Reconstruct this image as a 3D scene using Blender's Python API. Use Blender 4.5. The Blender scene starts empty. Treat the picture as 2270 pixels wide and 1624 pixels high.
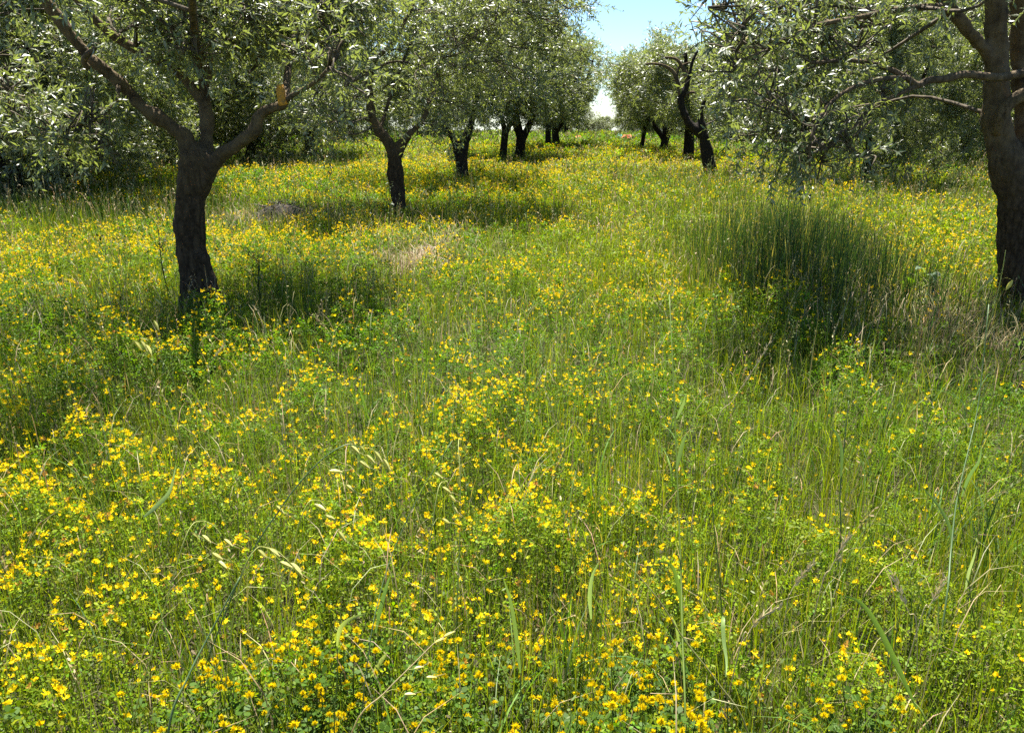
import bpy, math, random
import numpy as np
from mathutils import Vector

# ------------------------------------------------------------------ camera, sky, sun
SC = bpy.context.scene
COL = SC.collection
F = 1782.0                       # focal length in pixels of a 2270 px wide picture
CX, CY = 1135.0, 812.0
H = 1.6
TH = math.radians(17.45)
cam_d = bpy.data.cameras.new('camera')
cam_d.sensor_width = 36.0
cam_d.lens = 36.0 * F / 2270.0
cam_d.clip_start = 0.05
cam_d.clip_end = 3000
cam = bpy.data.objects.new('camera', cam_d)
cam.location = (0, 0, H)
cam.rotation_euler = (math.pi / 2 - TH, 0, 0)
COL.objects.link(cam)
SC.camera = cam

SUN_EL, SUN_AZ = math.radians(70), math.radians(-5)      # azimuth from +Y towards +X
sd = Vector((math.sin(SUN_AZ) * math.cos(SUN_EL), math.cos(SUN_AZ) * math.cos(SUN_EL), math.sin(SUN_EL)))
w = bpy.data.worlds.new('World')
SC.world = w
w.use_nodes = True
nt = w.node_tree
bg = nt.nodes['Background']
sky = nt.nodes.new('ShaderNodeTexSky')
sky.sky_type = 'NISHITA'
sky.sun_disc = False
sky.sun_elevation = SUN_EL
sky.sun_rotation = SUN_AZ
sky.air_density = 1.0
sky.altitude = 1800
sky.dust_density = 0.0
sky.ozone_density = 4.0
tint = nt.nodes.new('ShaderNodeMix'); tint.data_type = 'RGBA'; tint.blend_type = 'MULTIPLY'
tint.inputs['Factor'].default_value = 1.0
tint.inputs['B'].default_value = (0.95, 1.0, 1.02, 1)
nt.links.new(sky.outputs[0], tint.inputs['A'])
nt.links.new(tint.outputs['Result'], bg.inputs[0])
bg.inputs[1].default_value = 0.055
sun_d = bpy.data.lights.new('sun', 'SUN')
sun_d.energy = 5.0
sun_d.angle = math.radians(0.53)
sun_d.color = (1.0, 0.955, 0.87)
sun = bpy.data.objects.new('sun', sun_d)
sun.rotation_euler = sd.to_track_quat('Z', 'Y').to_euler()
COL.objects.link(sun)
SC.view_settings.view_transform = 'Standard'
SC.view_settings.look = 'None'
SC.view_settings.exposure = 1.95
SC.view_settings.gamma = 1.0
SC.cycles.use_denoising = False
SC.cycles.max_bounces = 6
SC.cycles.diffuse_bounces = 4
SC.cycles.glossy_bounces = 2
SC.cycles.transmission_bounces = 3
SC.cycles.sample_clamp_indirect = 4.0
SC.cycles.pixel_filter_type = 'BLACKMAN_HARRIS'

RNG = np.random.default_rng(7)
random.seed(7)
CT, ST = math.cos(TH), math.sin(TH)


# ------------------------------------------------------------------ geometry helpers
def px(x, y, Y):
    """World point at depth Y (metres ahead) on the line of sight of picture point x, y."""
    u, v = (x - CX) / F, -(y - CY) / F
    dy, dz = CT + v * ST, -ST + v * CT
    t = Y / dy
    return np.array([u * t, Y, H + dz * t])


def gpx(x, y, z=0.22):
    u, v = (x - CX) / F, -(y - CY) / F
    dy, dz = CT + v * ST, -ST + v * CT
    t = (z - H) / dz
    return np.array([u * t, dy * t, z])


def proj(X, Y, Z):
    a = Y * CT - (Z - H) * ST
    b = Y * ST + (Z - H) * CT
    a = np.maximum(a, 0.05)
    return CX + F * X / a, CY - F * b / a


class Noise:
    def __init__(s, seed, scale, n=24):
        r = np.random.default_rng(seed)
        k = r.normal(0, 1, (n, 2)) / scale
        s.k, s.p = k, r.uniform(0, 6.283, n)
        s.n = n

    def __call__(s, x, y):
        o = np.zeros_like(np.asarray(x, float))
        for (a, b), p in zip(s.k, s.p):
            o += np.sin(a * x + b * y + p)
        return o / math.sqrt(s.n / 2)          # about unit variance


n_big, n_mid, n_small = Noise(1, 3.0), Noise(2, 0.9), Noise(3, 0.32)
n_tiny, n_fine = Noise(8, 0.13, 40), Noise(9, 0.055, 40)
n_fl, n_fl2, n_gr = Noise(4, 2.2), Noise(5, 0.55), Noise(6, 1.6)


def ground_z(x, y):
    x, y = np.asarray(x, float), np.asarray(y, float)
    far = np.maximum(np.hypot(x, y) - 62.0, 0.0)
    return 0.035 * n_big(x, y) * np.clip(np.hypot(x, y) / 4, 0.3, 1) - 0.0016 * far ** 1.5


def unit(v):
    return v / np.maximum(np.linalg.norm(v, axis=-1, keepdims=True), 1e-9)


def mesh_np(name, V, polys, mat, parent=None, col=None, smooth=False, loc=None):
    """polys: list of (count,k) int arrays, k corners each."""
    me = bpy.data.meshes.new(name)
    V = np.ascontiguousarray(V, dtype=np.float32)
    me.vertices.add(len(V))
    me.vertices.foreach_set('co', V.ravel())
    polys = [p for p in polys if len(p)]
    loops = np.concatenate([p.ravel() for p in polys]).astype(np.int32)
    tot = np.concatenate([np.full(len(p), p.shape[1], np.int32) for p in polys])
    start = np.concatenate([[0], np.cumsum(tot)[:-1]]).astype(np.int32)
    me.loops.add(len(loops))
    me.loops.foreach_set('vertex_index', loops)
    me.polygons.add(len(tot))
    me.polygons.foreach_set('loop_start', start)
    me.polygons.foreach_set('loop_total', tot)
    if smooth:
        me.polygons.foreach_set('use_smooth', np.ones(len(tot), bool))
    me.update(calc_edges=True)
    if col is not None:
        a = me.color_attributes.new('col', 'FLOAT_COLOR', 'POINT')
        c = np.ones((len(V), 4), np.float32)
        c[:, :3] = col
        a.data.foreach_set('color', c.ravel())
    if mat is not None:
        for m in (mat if isinstance(mat, (list, tuple)) else [mat]):
            me.materials.append(m)
    ob = bpy.data.objects.new(name, me)
    COL.objects.link(ob)
    if parent is not None:
        ob.parent = parent
    if loc is not None:
        ob.location = loc
    return ob


def tag(o, label=None, cat=None, group=None, kind=None):
    if label: o['label'] = label
    if cat: o['category'] = cat
    if group: o['group'] = group
    if kind: o['kind'] = kind
    return o


def empty(name, loc, label, cat, group=None, rz=0.0):
    o = bpy.data.objects.new(name, None)
    o.empty_display_size = 0.1
    o.location = loc
    o.rotation_euler = (0, 0, rz)
    COL.objects.link(o)
    return tag(o, label, cat, group)


class Soup:
    """Collects pieces (vertices, polygons, colour) into one mesh."""
    def __init__(s):
        s.V, s.P, s.C, s.n = [], {}, [], 0

    def add(s, V, P, c):
        V = np.asarray(V, float).reshape(-1, 3)
        for p in P:
            p = np.asarray(p)
            s.P.setdefault(p.shape[1], []).append(p + s.n)
        s.V.append(V)
        c = np.asarray(c, float)
        s.C.append(np.broadcast_to(c, (len(V), 3)) if c.ndim == 1 else c)
        s.n += len(V)

    def build(s, name, mat, parent=None, smooth=False, loc=None):
        return mesh_np(name, np.concatenate(s.V), [np.concatenate(v) for v in s.P.values()], mat, parent,
                       np.concatenate(s.C), smooth, loc)


def tube(pts, rad, k=8, ridges=0.0, seed=0):
    """A smooth tapering tube through pts; closed at both ends."""
    pts, rad = np.asarray(pts, float), np.asarray(rad, float)
    n = len(pts)
    tang = unit(np.gradient(pts, axis=0))
    ref = np.array([0.31, 0.2, 0.93]) if abs(tang[0][2]) < 0.9 else np.array([1.0, 0.1, 0.0])
    a = unit(np.cross(tang, ref))
    for i in range(1, n):
        if np.dot(a[i], a[i - 1]) < 0: a[i] = -a[i]
    b = np.cross(tang, a)
    ang = np.linspace(0, 2 * np.pi, k, endpoint=False)
    r = rad[:, None] * np.ones(k)[None]
    if ridges:
        rr = np.random.default_rng(seed)
        ph = rr.uniform(0, 6.28, 4)
        tt = np.linspace(0, 1, n)[:, None]
        m = (np.sin(3 * ang + ph[0] + 2 * tt) * 0.5 + np.sin(5 * ang + ph[1] - 3 * tt) * 0.35
             + np.sin(9 * ang + ph[2] + 5 * tt) * 0.3 + np.sin(2 * ang + ph[3] + 14 * tt) * 0.35)
        r = r * (1 + ridges * m)
    V = pts[:, None] + r[..., None] * (np.cos(ang)[None, :, None] * a[:, None] + np.sin(ang)[None, :, None] * b[:, None])
    V = V.reshape(-1, 3)
    i, j = np.meshgrid(np.arange(n - 1), np.arange(k), indexing='ij')
    j2 = (j + 1) % k
    Q = np.stack([i * k + j, i * k + j2, (i + 1) * k + j2, (i + 1) * k + j], -1).reshape(-1, 4)
    caps = [np.arange(k)[::-1][None], ((n - 1) * k + np.arange(k))[None]]
    return V, [Q] + caps


def spline(pts, n):
    """Catmull-Rom through rows of pts (any number of columns)."""
    p = np.asarray(pts, float)
    if len(p) == 2:
        t = np.linspace(0, 1, n)[:, None]
        return p[0] * (1 - t) + p[1] * t
    q = np.vstack([2 * p[0] - p[1], p, 2 * p[-1] - p[-2]])
    m = len(p) - 1
    out = []
    for s in np.linspace(0, m, n):
        i = min(int(s), m - 1)
        t = s - i
        a, b, c, d = q[i:i + 4]
        out.append(0.5 * (2 * b + (c - a) * t + (2 * a - 5 * b + 4 * c - d) * t * t + (3 * b - a - 3 * c + d) * t ** 3))
    return np.array(out)


def rows(i, n, idx):
    """idx: list of corner index lists of one element with n vertices; repeated for len(i) elements"""
    return [np.asarray(q)[None] + (i * n)[:, None] for q in idx]


def blades_np(P, az, h, lean, wd, k=4, twist=None, sag=None):
    """Grass ribbons: root P, azimuth of the lean, length, lean 0..1.6, width."""
    n = len(P)
    t = np.linspace(0, 1, k + 1)
    ang = lean[:, None] * t[None] ** 1.3                      # angle from the vertical along the blade
    seg = h[:, None] / k
    dx = np.concatenate([np.zeros((n, 1)), np.cumsum(np.sin((ang[:, 1:] + ang[:, :-1]) / 2) * seg, 1)], 1)
    dz = np.concatenate([np.zeros((n, 1)), np.cumsum(np.cos((ang[:, 1:] + ang[:, :-1]) / 2) * seg, 1)], 1)
    c, s = np.cos(az)[:, None], np.sin(az)[:, None]
    mid = np.stack([P[:, 0:1] + dx * c, P[:, 1:2] + dx * s, P[:, 2:3] + dz], -1)
    tw = (az + np.pi / 2)[:, None] + (0 if twist is None else twist[:, None] * t[None])
    wv = np.stack([np.cos(tw), np.sin(tw), np.zeros_like(tw)], -1) if tw.shape[1] > 1 else \
        np.repeat(np.stack([np.cos(tw), np.sin(tw), np.zeros_like(tw)], -1), k + 1, 1)
    prof = np.minimum(1, 0.55 + t * 1.6) * (1 - t ** 2.2) + 0.06
    W = wv * (wd[:, None] * prof[None] * 0.5)[..., None]
    V = np.stack([mid - W, mid + W], 2).reshape(n, -1, 3)
    idx = [[2 * j, 2 * j + 1, 2 * j + 3, 2 * j + 2] for j in range(k)]
    return V.reshape(-1, 3), rows(np.arange(n), 2 * (k + 1), idx), 2 * (k + 1)


def kites_np(P, D, N, L, W, at=0.55):
    """Flat leaflets, five corners, broadest at «at»."""
    S = unit(np.cross(D, N))
    l, wv = L[:, None], W[:, None] * 0.5
    V = np.stack([P, P + D * l * at - S * wv, P + D * l * 0.93 - S * wv * 0.5,
                  P + D * l * 0.93 + S * wv * 0.5, P + D * l * at + S * wv], 1)
    return V.reshape(-1, 3), rows(np.arange(len(P)), 5, [[0, 1, 2, 3, 4]])


def leaves_np(P, D, N, L, W, fold=0.18):
    """Lance-shaped olive leaves folded along the midrib: 6 vertices, 2 quads + tip."""
    S = unit(np.cross(D, N))
    N = np.cross(S, D)
    l, wv = L[:, None], W[:, None] * 0.5
    up = N * wv * fold * 2
    V = np.stack([P, P + D * l * 0.45 - S * wv + up, P + D * l - N * l * 0.06, P + D * l * 0.45 + S * wv + up,
                  P + D * l * 0.5], 1)
    return V.reshape(-1, 3), rows(np.arange(len(P)), 5, [[0, 4, 2, 1], [0, 3, 2, 4]])


# ------------------------------------------------------------------ materials
def nodes_of(name):
    m = bpy.data.materials.new(name)
    m.use_nodes = True
    t = m.node_tree
    t.nodes.clear()
    out = t.nodes.new('ShaderNodeOutputMaterial')
    return m, t, out


def mat_plant(name, trans=0.4, rough=0.5, spec=0.35, warm=(1.35, 1.25, 0.5)):
    """Leaf colour from the colour attribute; light also passes through the blade."""
    m, t, out = nodes_of(name)
    at = t.nodes.new('ShaderNodeAttribute'); at.attribute_name = 'col'
    p = t.nodes.new('ShaderNodeBsdfPrincipled')
    p.inputs['Roughness'].default_value = rough
    p.inputs['Specular IOR Level'].default_value = spec
    t.links.new(at.outputs['Color'], p.inputs['Base Color'])
    tr = t.nodes.new('ShaderNodeBsdfTranslucent')
    mu = t.nodes.new('ShaderNodeMix'); mu.data_type = 'RGBA'; mu.blend_type = 'MULTIPLY'
    mu.inputs['Factor'].default_value = 1.0
    mu.inputs['B'].default_value = (*warm, 1)
    t.links.new(at.outputs['Color'], mu.inputs['A'])
    t.links.new(mu.outputs['Result'], tr.inputs['Color'])
    mx = t.nodes.new('ShaderNodeMixShader'); mx.inputs[0].default_value = trans
    t.links.new(p.outputs[0], mx.inputs[1]); t.links.new(tr.outputs[0], mx.inputs[2])
    t.links.new(mx.outputs[0], out.inputs[0])
    return m


def mat_olive():
    m, t, out = nodes_of('olive_leaf')
    at = t.nodes.new('ShaderNodeAttribute'); at.attribute_name = 'col'
    geo = t.nodes.new('ShaderNodeNewGeometry')
    under = t.nodes.new('ShaderNodeMix'); under.data_type = 'RGBA'
    t.links.new(geo.outputs['Backfacing'], under.inputs['Factor'])     # pale felted underside of the leaf
    t.links.new(at.outputs['Color'], under.inputs['A'])
    under.inputs['B'].default_value = (0.23, 0.245, 0.16, 1)
    p = t.nodes.new('ShaderNodeBsdfPrincipled')
    p.inputs['Roughness'].default_value = 0.42
    p.inputs['Specular IOR Level'].default_value = 0.9
    t.links.new(under.outputs['Result'], p.inputs['Base Color'])
    tr = t.nodes.new('ShaderNodeBsdfTranslucent')
    tr.inputs['Color'].default_value = (0.27, 0.33, 0.05, 1)
    mx = t.nodes.new('ShaderNodeMixShader'); mx.inputs[0].default_value = 0.34
    t.links.new(p.outputs[0], mx.inputs[1]); t.links.new(tr.outputs[0], mx.inputs[2])
    t.links.new(mx.outputs[0], out.inputs[0])
    return m


def mat_bark(name, dark=(0.013, 0.0085, 0.0055), light=(0.060, 0.042, 0.026), lichen=0.25, scale=1.0, lit_height=(-10, -9, 1.0)):
    m, t, out = nodes_of(name)
    N = t.nodes.new
    tc = N('ShaderNodeTexCoord')
    mp = N('ShaderNodeMapping'); mp.inputs['Scale'].default_value = (14 * scale, 14 * scale, 3.2 * scale)
    t.links.new(tc.outputs['Object'], mp.inputs['Vector'])
    vo = N('ShaderNodeTexVoronoi'); vo.feature = 'DISTANCE_TO_EDGE'; vo.inputs['Scale'].default_value = 2.4
    n0 = N('ShaderNodeTexNoise'); n0.inputs['Scale'].default_value = 1.4; n0.inputs['Detail'].default_value = 6
    t.links.new(mp.outputs[0], n0.inputs['Vector'])
    wob = N('ShaderNodeMix'); wob.data_type = 'RGBA'; wob.inputs['Factor'].default_value = 0.35
    t.links.new(mp.outputs[0], wob.inputs['A']); t.links.new(n0.outputs['Color'], wob.inputs['B'])
    t.links.new(wob.outputs['Result'], vo.inputs['Vector'])
    n1 = N('ShaderNodeTexNoise'); n1.inputs['Scale'].default_value = 38 * scale; n1.inputs['Detail'].default_value = 5
    t.links.new(tc.outputs['Object'], n1.inputs['Vector'])
    ad = N('ShaderNodeMath'); ad.operation = 'MULTIPLY_ADD'
    t.links.new(n1.outputs['Fac'], ad.inputs[0]); ad.inputs[1].default_value = 0.6
    vs = N('ShaderNodeMath'); vs.operation = 'MINIMUM'; vs.inputs[1].default_value = 0.35
    t.links.new(vo.outputs['Distance'], vs.inputs[0])
    t.links.new(vs.outputs[0], ad.inputs[2])
    cr = N('ShaderNodeValToRGB')
    cr.color_ramp.elements[0].position = 0.2; cr.color_ramp.elements[0].color = (*dark, 1)
    cr.color_ramp.elements[1].position = 0.62; cr.color_ramp.elements[1].color = (*light, 1)
    t.links.new(ad.outputs[0], cr.inputs[0])
    n2 = N('ShaderNodeTexNoise'); n2.inputs['Scale'].default_value = 7; n2.inputs['Detail'].default_value = 6
    n2.inputs['Roughness'].default_value = 0.7
    t.links.new(tc.outputs['Object'], n2.inputs['Vector'])
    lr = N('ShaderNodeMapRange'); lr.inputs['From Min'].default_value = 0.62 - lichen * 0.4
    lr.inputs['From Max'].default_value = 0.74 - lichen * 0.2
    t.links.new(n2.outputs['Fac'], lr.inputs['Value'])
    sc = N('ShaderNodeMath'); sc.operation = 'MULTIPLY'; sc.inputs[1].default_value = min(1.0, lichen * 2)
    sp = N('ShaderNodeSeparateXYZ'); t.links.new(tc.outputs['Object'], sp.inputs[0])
    hz_ = N('ShaderNodeMapRange'); hz_.inputs['From Min'].default_value = lit_height[0]; hz_.inputs['From Max'].default_value = lit_height[1]  # lichen fades in with height; also paints the sunlit tone of the limbs
    hz_.inputs['To Min'].default_value = lit_height[2]
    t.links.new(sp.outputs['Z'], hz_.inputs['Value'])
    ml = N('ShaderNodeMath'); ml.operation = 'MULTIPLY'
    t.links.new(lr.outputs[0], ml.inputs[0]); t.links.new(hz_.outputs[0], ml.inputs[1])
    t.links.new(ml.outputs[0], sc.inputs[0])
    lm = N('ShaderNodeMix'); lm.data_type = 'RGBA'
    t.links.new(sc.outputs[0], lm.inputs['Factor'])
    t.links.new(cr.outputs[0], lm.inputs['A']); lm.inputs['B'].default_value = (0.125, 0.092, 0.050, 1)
    p = N('ShaderNodeBsdfPrincipled'); p.inputs['Roughness'].default_value = 0.9
    p.inputs['Specular IOR Level'].default_value = 0.15
    t.links.new(lm.outputs['Result'], p.inputs['Base Color'])
    bp = N('ShaderNodeBump'); bp.inputs['Strength'].default_value = 0.9; bp.inputs['Distance'].default_value = 0.02
    t.links.new(ad.outputs[0], bp.inputs['Height']); t.links.new(bp.outputs[0], p.inputs['Normal'])
    t.links.new(p.outputs[0], out.inputs[0])
    return m


def mat_noise(name, a, b, scale, rough=0.9, bump=0.5):
    m, t, out = nodes_of(name)
    N = t.nodes.new
    tc = N('ShaderNodeTexCoord')
    n1 = N('ShaderNodeTexNoise'); n1.inputs['Scale'].default_value = scale; n1.inputs['Detail'].default_value = 8
    n1.inputs['Roughness'].default_value = 0.65
    t.links.new(tc.outputs['Object'], n1.inputs['Vector'])
    cr = N('ShaderNodeValToRGB')
    cr.color_ramp.elements[0].position = 0.35; cr.color_ramp.elements[0].color = (*a, 1)
    cr.color_ramp.elements[1].position = 0.68; cr.color_ramp.elements[1].color = (*b, 1)
    t.links.new(n1.outputs['Fac'], cr.inputs[0])
    p = N('ShaderNodeBsdfPrincipled'); p.inputs['Roughness'].default_value = rough
    p.inputs['Specular IOR Level'].default_value = 0.2
    t.links.new(cr.outputs[0], p.inputs['Base Color'])
    bp = N('ShaderNodeBump'); bp.inputs['Strength'].default_value = bump; bp.inputs['Distance'].default_value = 0.03
    t.links.new(n1.outputs['Fac'], bp.inputs['Height']); t.links.new(bp.outputs[0], p.inputs['Normal'])
    t.links.new(p.outputs[0], out.inputs[0])
    return m


M_GRASS = mat_plant('grass_blade', 0.42, 0.5, 0.16, (1.5, 1.5, 0.35))
M_CLOVER = mat_plant('clover_leaf', 0.40, 0.5, 0.12, (1.6, 1.6, 0.35))
M_PETAL = mat_plant('yellow_petal', 0.3, 0.6, 0.1, (1.08, 1.08, 0.9))
M_STRAW = mat_plant('dry_stalk', 0.2, 0.6, 0.3, (1.1, 1.0, 0.8))
M_OAT = mat_plant('oat_stalk', 0.35, 0.45, 0.4, (1.2, 1.15, 0.7))
M_OLIVE = mat_olive()
M_BARK = mat_bark('olive_bark', lichen=0.75, lit_height=(.95, 1.6, .04))  # pale lichen only up the limbs: sun above, shaded trunk below, in the colour
M_BARK_DARK = mat_bark('dark_olive_bark', (0.007, 0.006, 0.005), (0.034, 0.027, 0.02), 0.06)
M_LIMB = mat_bark('lichen_bark', (0.018, 0.014, 0.010), (0.12, 0.09, 0.06), 0.5)
M_LICHEN = mat_noise('orange_lichen', (0.18, 0.12, 0.06), (0.75, 0.36, 0.03), 30)
M_TWIG = mat_noise('twig_bark', (0.05, 0.042, 0.03), (0.16, 0.13, 0.09), 20)
M_SOIL = mat_noise('soil', (0.022, 0.02, 0.009), (0.06, 0.06, 0.022), 6)
M_BRUSH = mat_noise('dead_brush', (0.012, 0.010, 0.008), (0.07, 0.06, 0.048), 14)
M_NET = mat_noise('orange_net', (0.42, 0.10, 0.04), (0.62, 0.22, 0.10), 9, 0.6)
M_TEAL = mat_noise('teal_net', (0.03, 0.13, 0.11), (0.07, 0.24, 0.19), 9, 0.6)

# ------------------------------------------------------------------ ground: one sheet to the horizon
rr = np.concatenate([np.linspace(0, 8, 33)[1:], np.geomspace(8.4, 65, 50), np.geomspace(70, 1500, 25)])
aa = np.linspace(0, 2 * np.pi, 120, endpoint=False)
gx, gy = np.outer(rr, np.cos(aa)), np.outer(rr, np.sin(aa))
GV = np.concatenate([[[0, 0, float(ground_z(0, 0))]], np.stack([gx, gy, ground_z(gx, gy)], -1).reshape(-1, 3)])
i, j = np.meshgrid(np.arange(len(rr) - 1), np.arange(120), indexing='ij')
GQ = np.stack([i * 120 + j, (i + 1) * 120 + j, (i + 1) * 120 + (j + 1) % 120, i * 120 + (j + 1) % 120], -1).reshape(-1, 4) + 1
GT = np.stack([np.zeros(120, int), 1 + np.arange(120), 1 + (np.arange(120) + 1) % 120], -1)
tag(mesh_np('ground', GV, [GQ, GT], M_SOIL, smooth=True), kind='structure')


# ------------------------------------------------------------------ olive trees
def fuse(name, pieces, voxel, mat, parent, origin, rough=0.012, seed=0):
    """Trunk and limbs grown together into one skin."""
    s = Soup()
    for V, P in pieces:
        s.add(V - origin, P, (0, 0, 0))
    o = s.build(name, mat, parent)
    md = o.modifiers.new('fuse', 'REMESH'); md.mode = 'VOXEL'; md.voxel_size = voxel
    sm = o.modifiers.new('soften', 'SMOOTH'); sm.iterations = 3; sm.factor = 0.5
    tx = bpy.data.textures.new('bark_relief', 'CLOUDS'); tx.noise_scale = 0.09; tx.noise_depth = 3
    dp = o.modifiers.new('relief', 'DISPLACE'); dp.texture = tx; dp.strength = rough * 3; dp.texture_coords = 'LOCAL'
    t2 = bpy.data.textures.new('bark_knots', 'CLOUDS'); t2.noise_scale = 0.3; t2.noise_depth = 1
    d2 = o.modifiers.new('knots', 'DISPLACE'); d2.texture = t2; d2.strength = rough * 5; d2.texture_coords = 'LOCAL'
    dg = bpy.context.evaluated_depsgraph_get()
    me = bpy.data.meshes.new_from_object(o.evaluated_get(dg))
    o.modifiers.clear()
    o.data = me
    me.materials.clear(); me.materials.append(mat)
    me.polygons.foreach_set('use_smooth', np.ones(len(me.polygons), bool))
    return o


def limb(spec, n=None, k=14, ridges=0.06, seed=0):
    """spec rows: x, y, z, r"""
    p = np.asarray(spec, float)
    n = n or max(6, len(p) * 4)
    q = spline(p, n)
    return tube(q[:, :3], np.maximum(q[:, 3], 0.004), k, ridges, seed), q


def foliage(rng, blobs, skel, twigs_per, leaf_len, origin, twig_len=(0.22, 0.42), sub=7, top_open=0.0):
    """blobs rows: x,y,z,radius,weight. Returns leaf Soup and branch Soup (local to origin)."""
    blobs = np.asarray(blobs, float)
    br = Soup()
    leaf = Soup()
    sk = np.asarray(skel)                                   # x,y,z,r
    P, D, Ln = [], [], []
    for bx, by, bz, rad, wgt in blobs:
        c = np.array([bx, by, bz])
        d = np.linalg.norm(sk[:, :3] - c, axis=1) - sk[:, 3] * 1.5
        a = sk[np.argmin(d)]
        ln_ = np.linalg.norm(c - a[:3])
        mid = (a[:3] + c) / 2 + rng.normal(0, 0.2, 3) * min(1, ln_) + np.array([0, 0, .12 * min(1.5, ln_)])
        r0 = min(a[3] * 0.5, 0.016) + 0.003
        q = spline([[*a[:3], r0], [*mid, r0 * 0.7], [*c, 0.008]], 9)
        br.add(*[x if n_ else x - origin for n_, x in enumerate(tube(q[:, :3], q[:, 3], 5))], (0.1, 0.1, 0.1))
        ends = []
        for _ in range(sub):
            e = c + unit(rng.normal(0, 1, 3) * [1, 1, 0.8]) * rad * rng.uniform(0.55, 1.0)
            m2 = (c + e) / 2 + rng.normal(0, 0.06, 3) + [0, 0, 0.05]
            s = q[rng.integers(5, 9)]
            q2 = spline([[*s[:3], 0.008], [*m2, 0.006], [*e, 0.003]], 6)
            br.add(*[x if n_ else x - origin for n_, x in enumerate(tube(q2[:, :3], q2[:, 3], 3))], (0.1, 0.1, 0.1))
            ends.append(q2)
        nt_ = max(3, int(twigs_per * wgt * (rad / 0.6) ** 2))
        E = np.concatenate([e[2:, :3] for e in ends])
        st = E[rng.integers(0, len(E), nt_)] + rng.normal(0, rad * 0.22, (nt_, 3))
        out = unit(st - c + rng.normal(0, 0.12, (nt_, 3)))
        dr = unit(out + rng.normal(0, 0.55, (nt_, 3)) + np.array([0, 0, 0.15]))
        P.append(st); D.append(dr); Ln.append(rng.uniform(*twig_len, nt_))
    P, D, Ln = np.concatenate(P), np.concatenate(D), np.concatenate(Ln)
    n = len(P)
    # the twigs themselves: thin three-sided rods
    S = unit(np.cross(D, np.array([0.2, 0.1, 1.0])))
    N = np.cross(S, D)
    droop = rng.uniform(0.0, 0.5, n)
    # leaves in pairs
    k = 9
    t = (np.arange(k) + 0.6) / k
    t = t[None] + rng.normal(0, 0.03, (n, k))
    def at(tt):
        return P[:, None] + D[:, None] * (Ln[:, None] * tt)[..., None] - np.array([0, 0, 1.0]) * ((droop * Ln)[:, None] * tt ** 2)[..., None]
    tv = np.array([0, 0.55, 1.0])[None].repeat(n, 0)
    mid = at(tv)
    w3 = np.array([0.0022, 0.0016, 0.0009]) * (leaf_len / 0.06) ** 0.6
    ring = []
    for ang in (0.0, 2.094, 4.189):
        o = (math.cos(ang) * S + math.sin(ang) * N)[:, None] * w3[None, :, None]
        ring.append(mid + o)
    TV = np.stack(ring, 2).reshape(n, 9, 3) - origin
    idx = [[3 * a_ + b_, 3 * a_ + (b_ + 1) % 3, 3 * a_ + 3 + (b_ + 1) % 3, 3 * a_ + 3 + b_] for a_ in (0, 1) for b_ in range(3)]
    br.add(TV, rows(np.arange(n), 9, idx), (0.1, 0.1, 0.1))
    base = at(t)
    tan = unit(D[:, None] - np.array([0, 0, 1.0]) * (2 * droop[:, None] * t)[..., None])
    roll = (np.arange(k) % 2 * (np.pi / 2))[None] + rng.uniform(0, 6.28, (n, 1)) * 0.5 + rng.normal(0, 0.3, (n, k))
    for sgn in (0.0, np.pi):
        rv = np.cos(roll + sgn)[..., None] * S[:, None] + np.sin(roll + sgn)[..., None] * N[:, None]
        dd = unit(tan * rng.uniform(0.5, 1.0, (n, k, 1)) + rv * 0.75 + rng.normal(0, 0.15, (n, k, 3)) + np.array([0, 0, -0.05]))
        up = unit(tan * 0.5 - rv * 0.25 + rng.normal(0, 0.35, (n, k, 3)) + np.array([0, 0, 0.75]))
        keep = rng.random(n * k) < 0.86
        L = leaf_len * rng.uniform(0.65, 1.15, n * k)
        bb, d1, u1 = base.reshape(-1, 3)[keep], dd.reshape(-1, 3)[keep], up.reshape(-1, 3)[keep]
        L = L[keep]
        V, Q = leaves_np(bb - origin, d1, u1, L, L * rng.uniform(0.24, 0.34, len(L)))
        tint = rng.random(len(L))
        old = (rng.random(len(L)) < 0.03)[:, None]
        c = (1 - tint)[:, None] * np.array([0.055, 0.078, 0.026]) + tint[:, None] * np.array([0.13, 0.155, 0.058])
        c = np.where(old, np.array([0.22, 0.17, 0.05]), c)
        leaf.add(V, Q, np.repeat(c, 5, 0))
    return leaf, br


def dome(rng, c, rx, ry, z0, z1, n, rad, squash=1.0, gap=0.0):
    """Foliage clumps in an uneven dome round c (x, y)."""
    out = []
    while len(out) < n:
        u = unit(rng.normal(0, 1, 3))
        r = rng.uniform(0.35, 1.0) ** 0.5
        lump = 1 + 0.22 * math.sin(3 * math.atan2(u[1], u[0]) + c[0]) + 0.15 * math.sin(5 * math.atan2(u[1], u[0]) + c[1])
        zc = (z0 + z1) / 2
        z = zc + u[2] * (z1 - z0) / 2 * r
        out.append([c[0] + u[0] * rx * r * lump, c[1] + u[1] * ry * r * lump, z, rad * rng.uniform(0.7, 1.25), rng.uniform(0.7, 1.2)])
    return out


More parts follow.
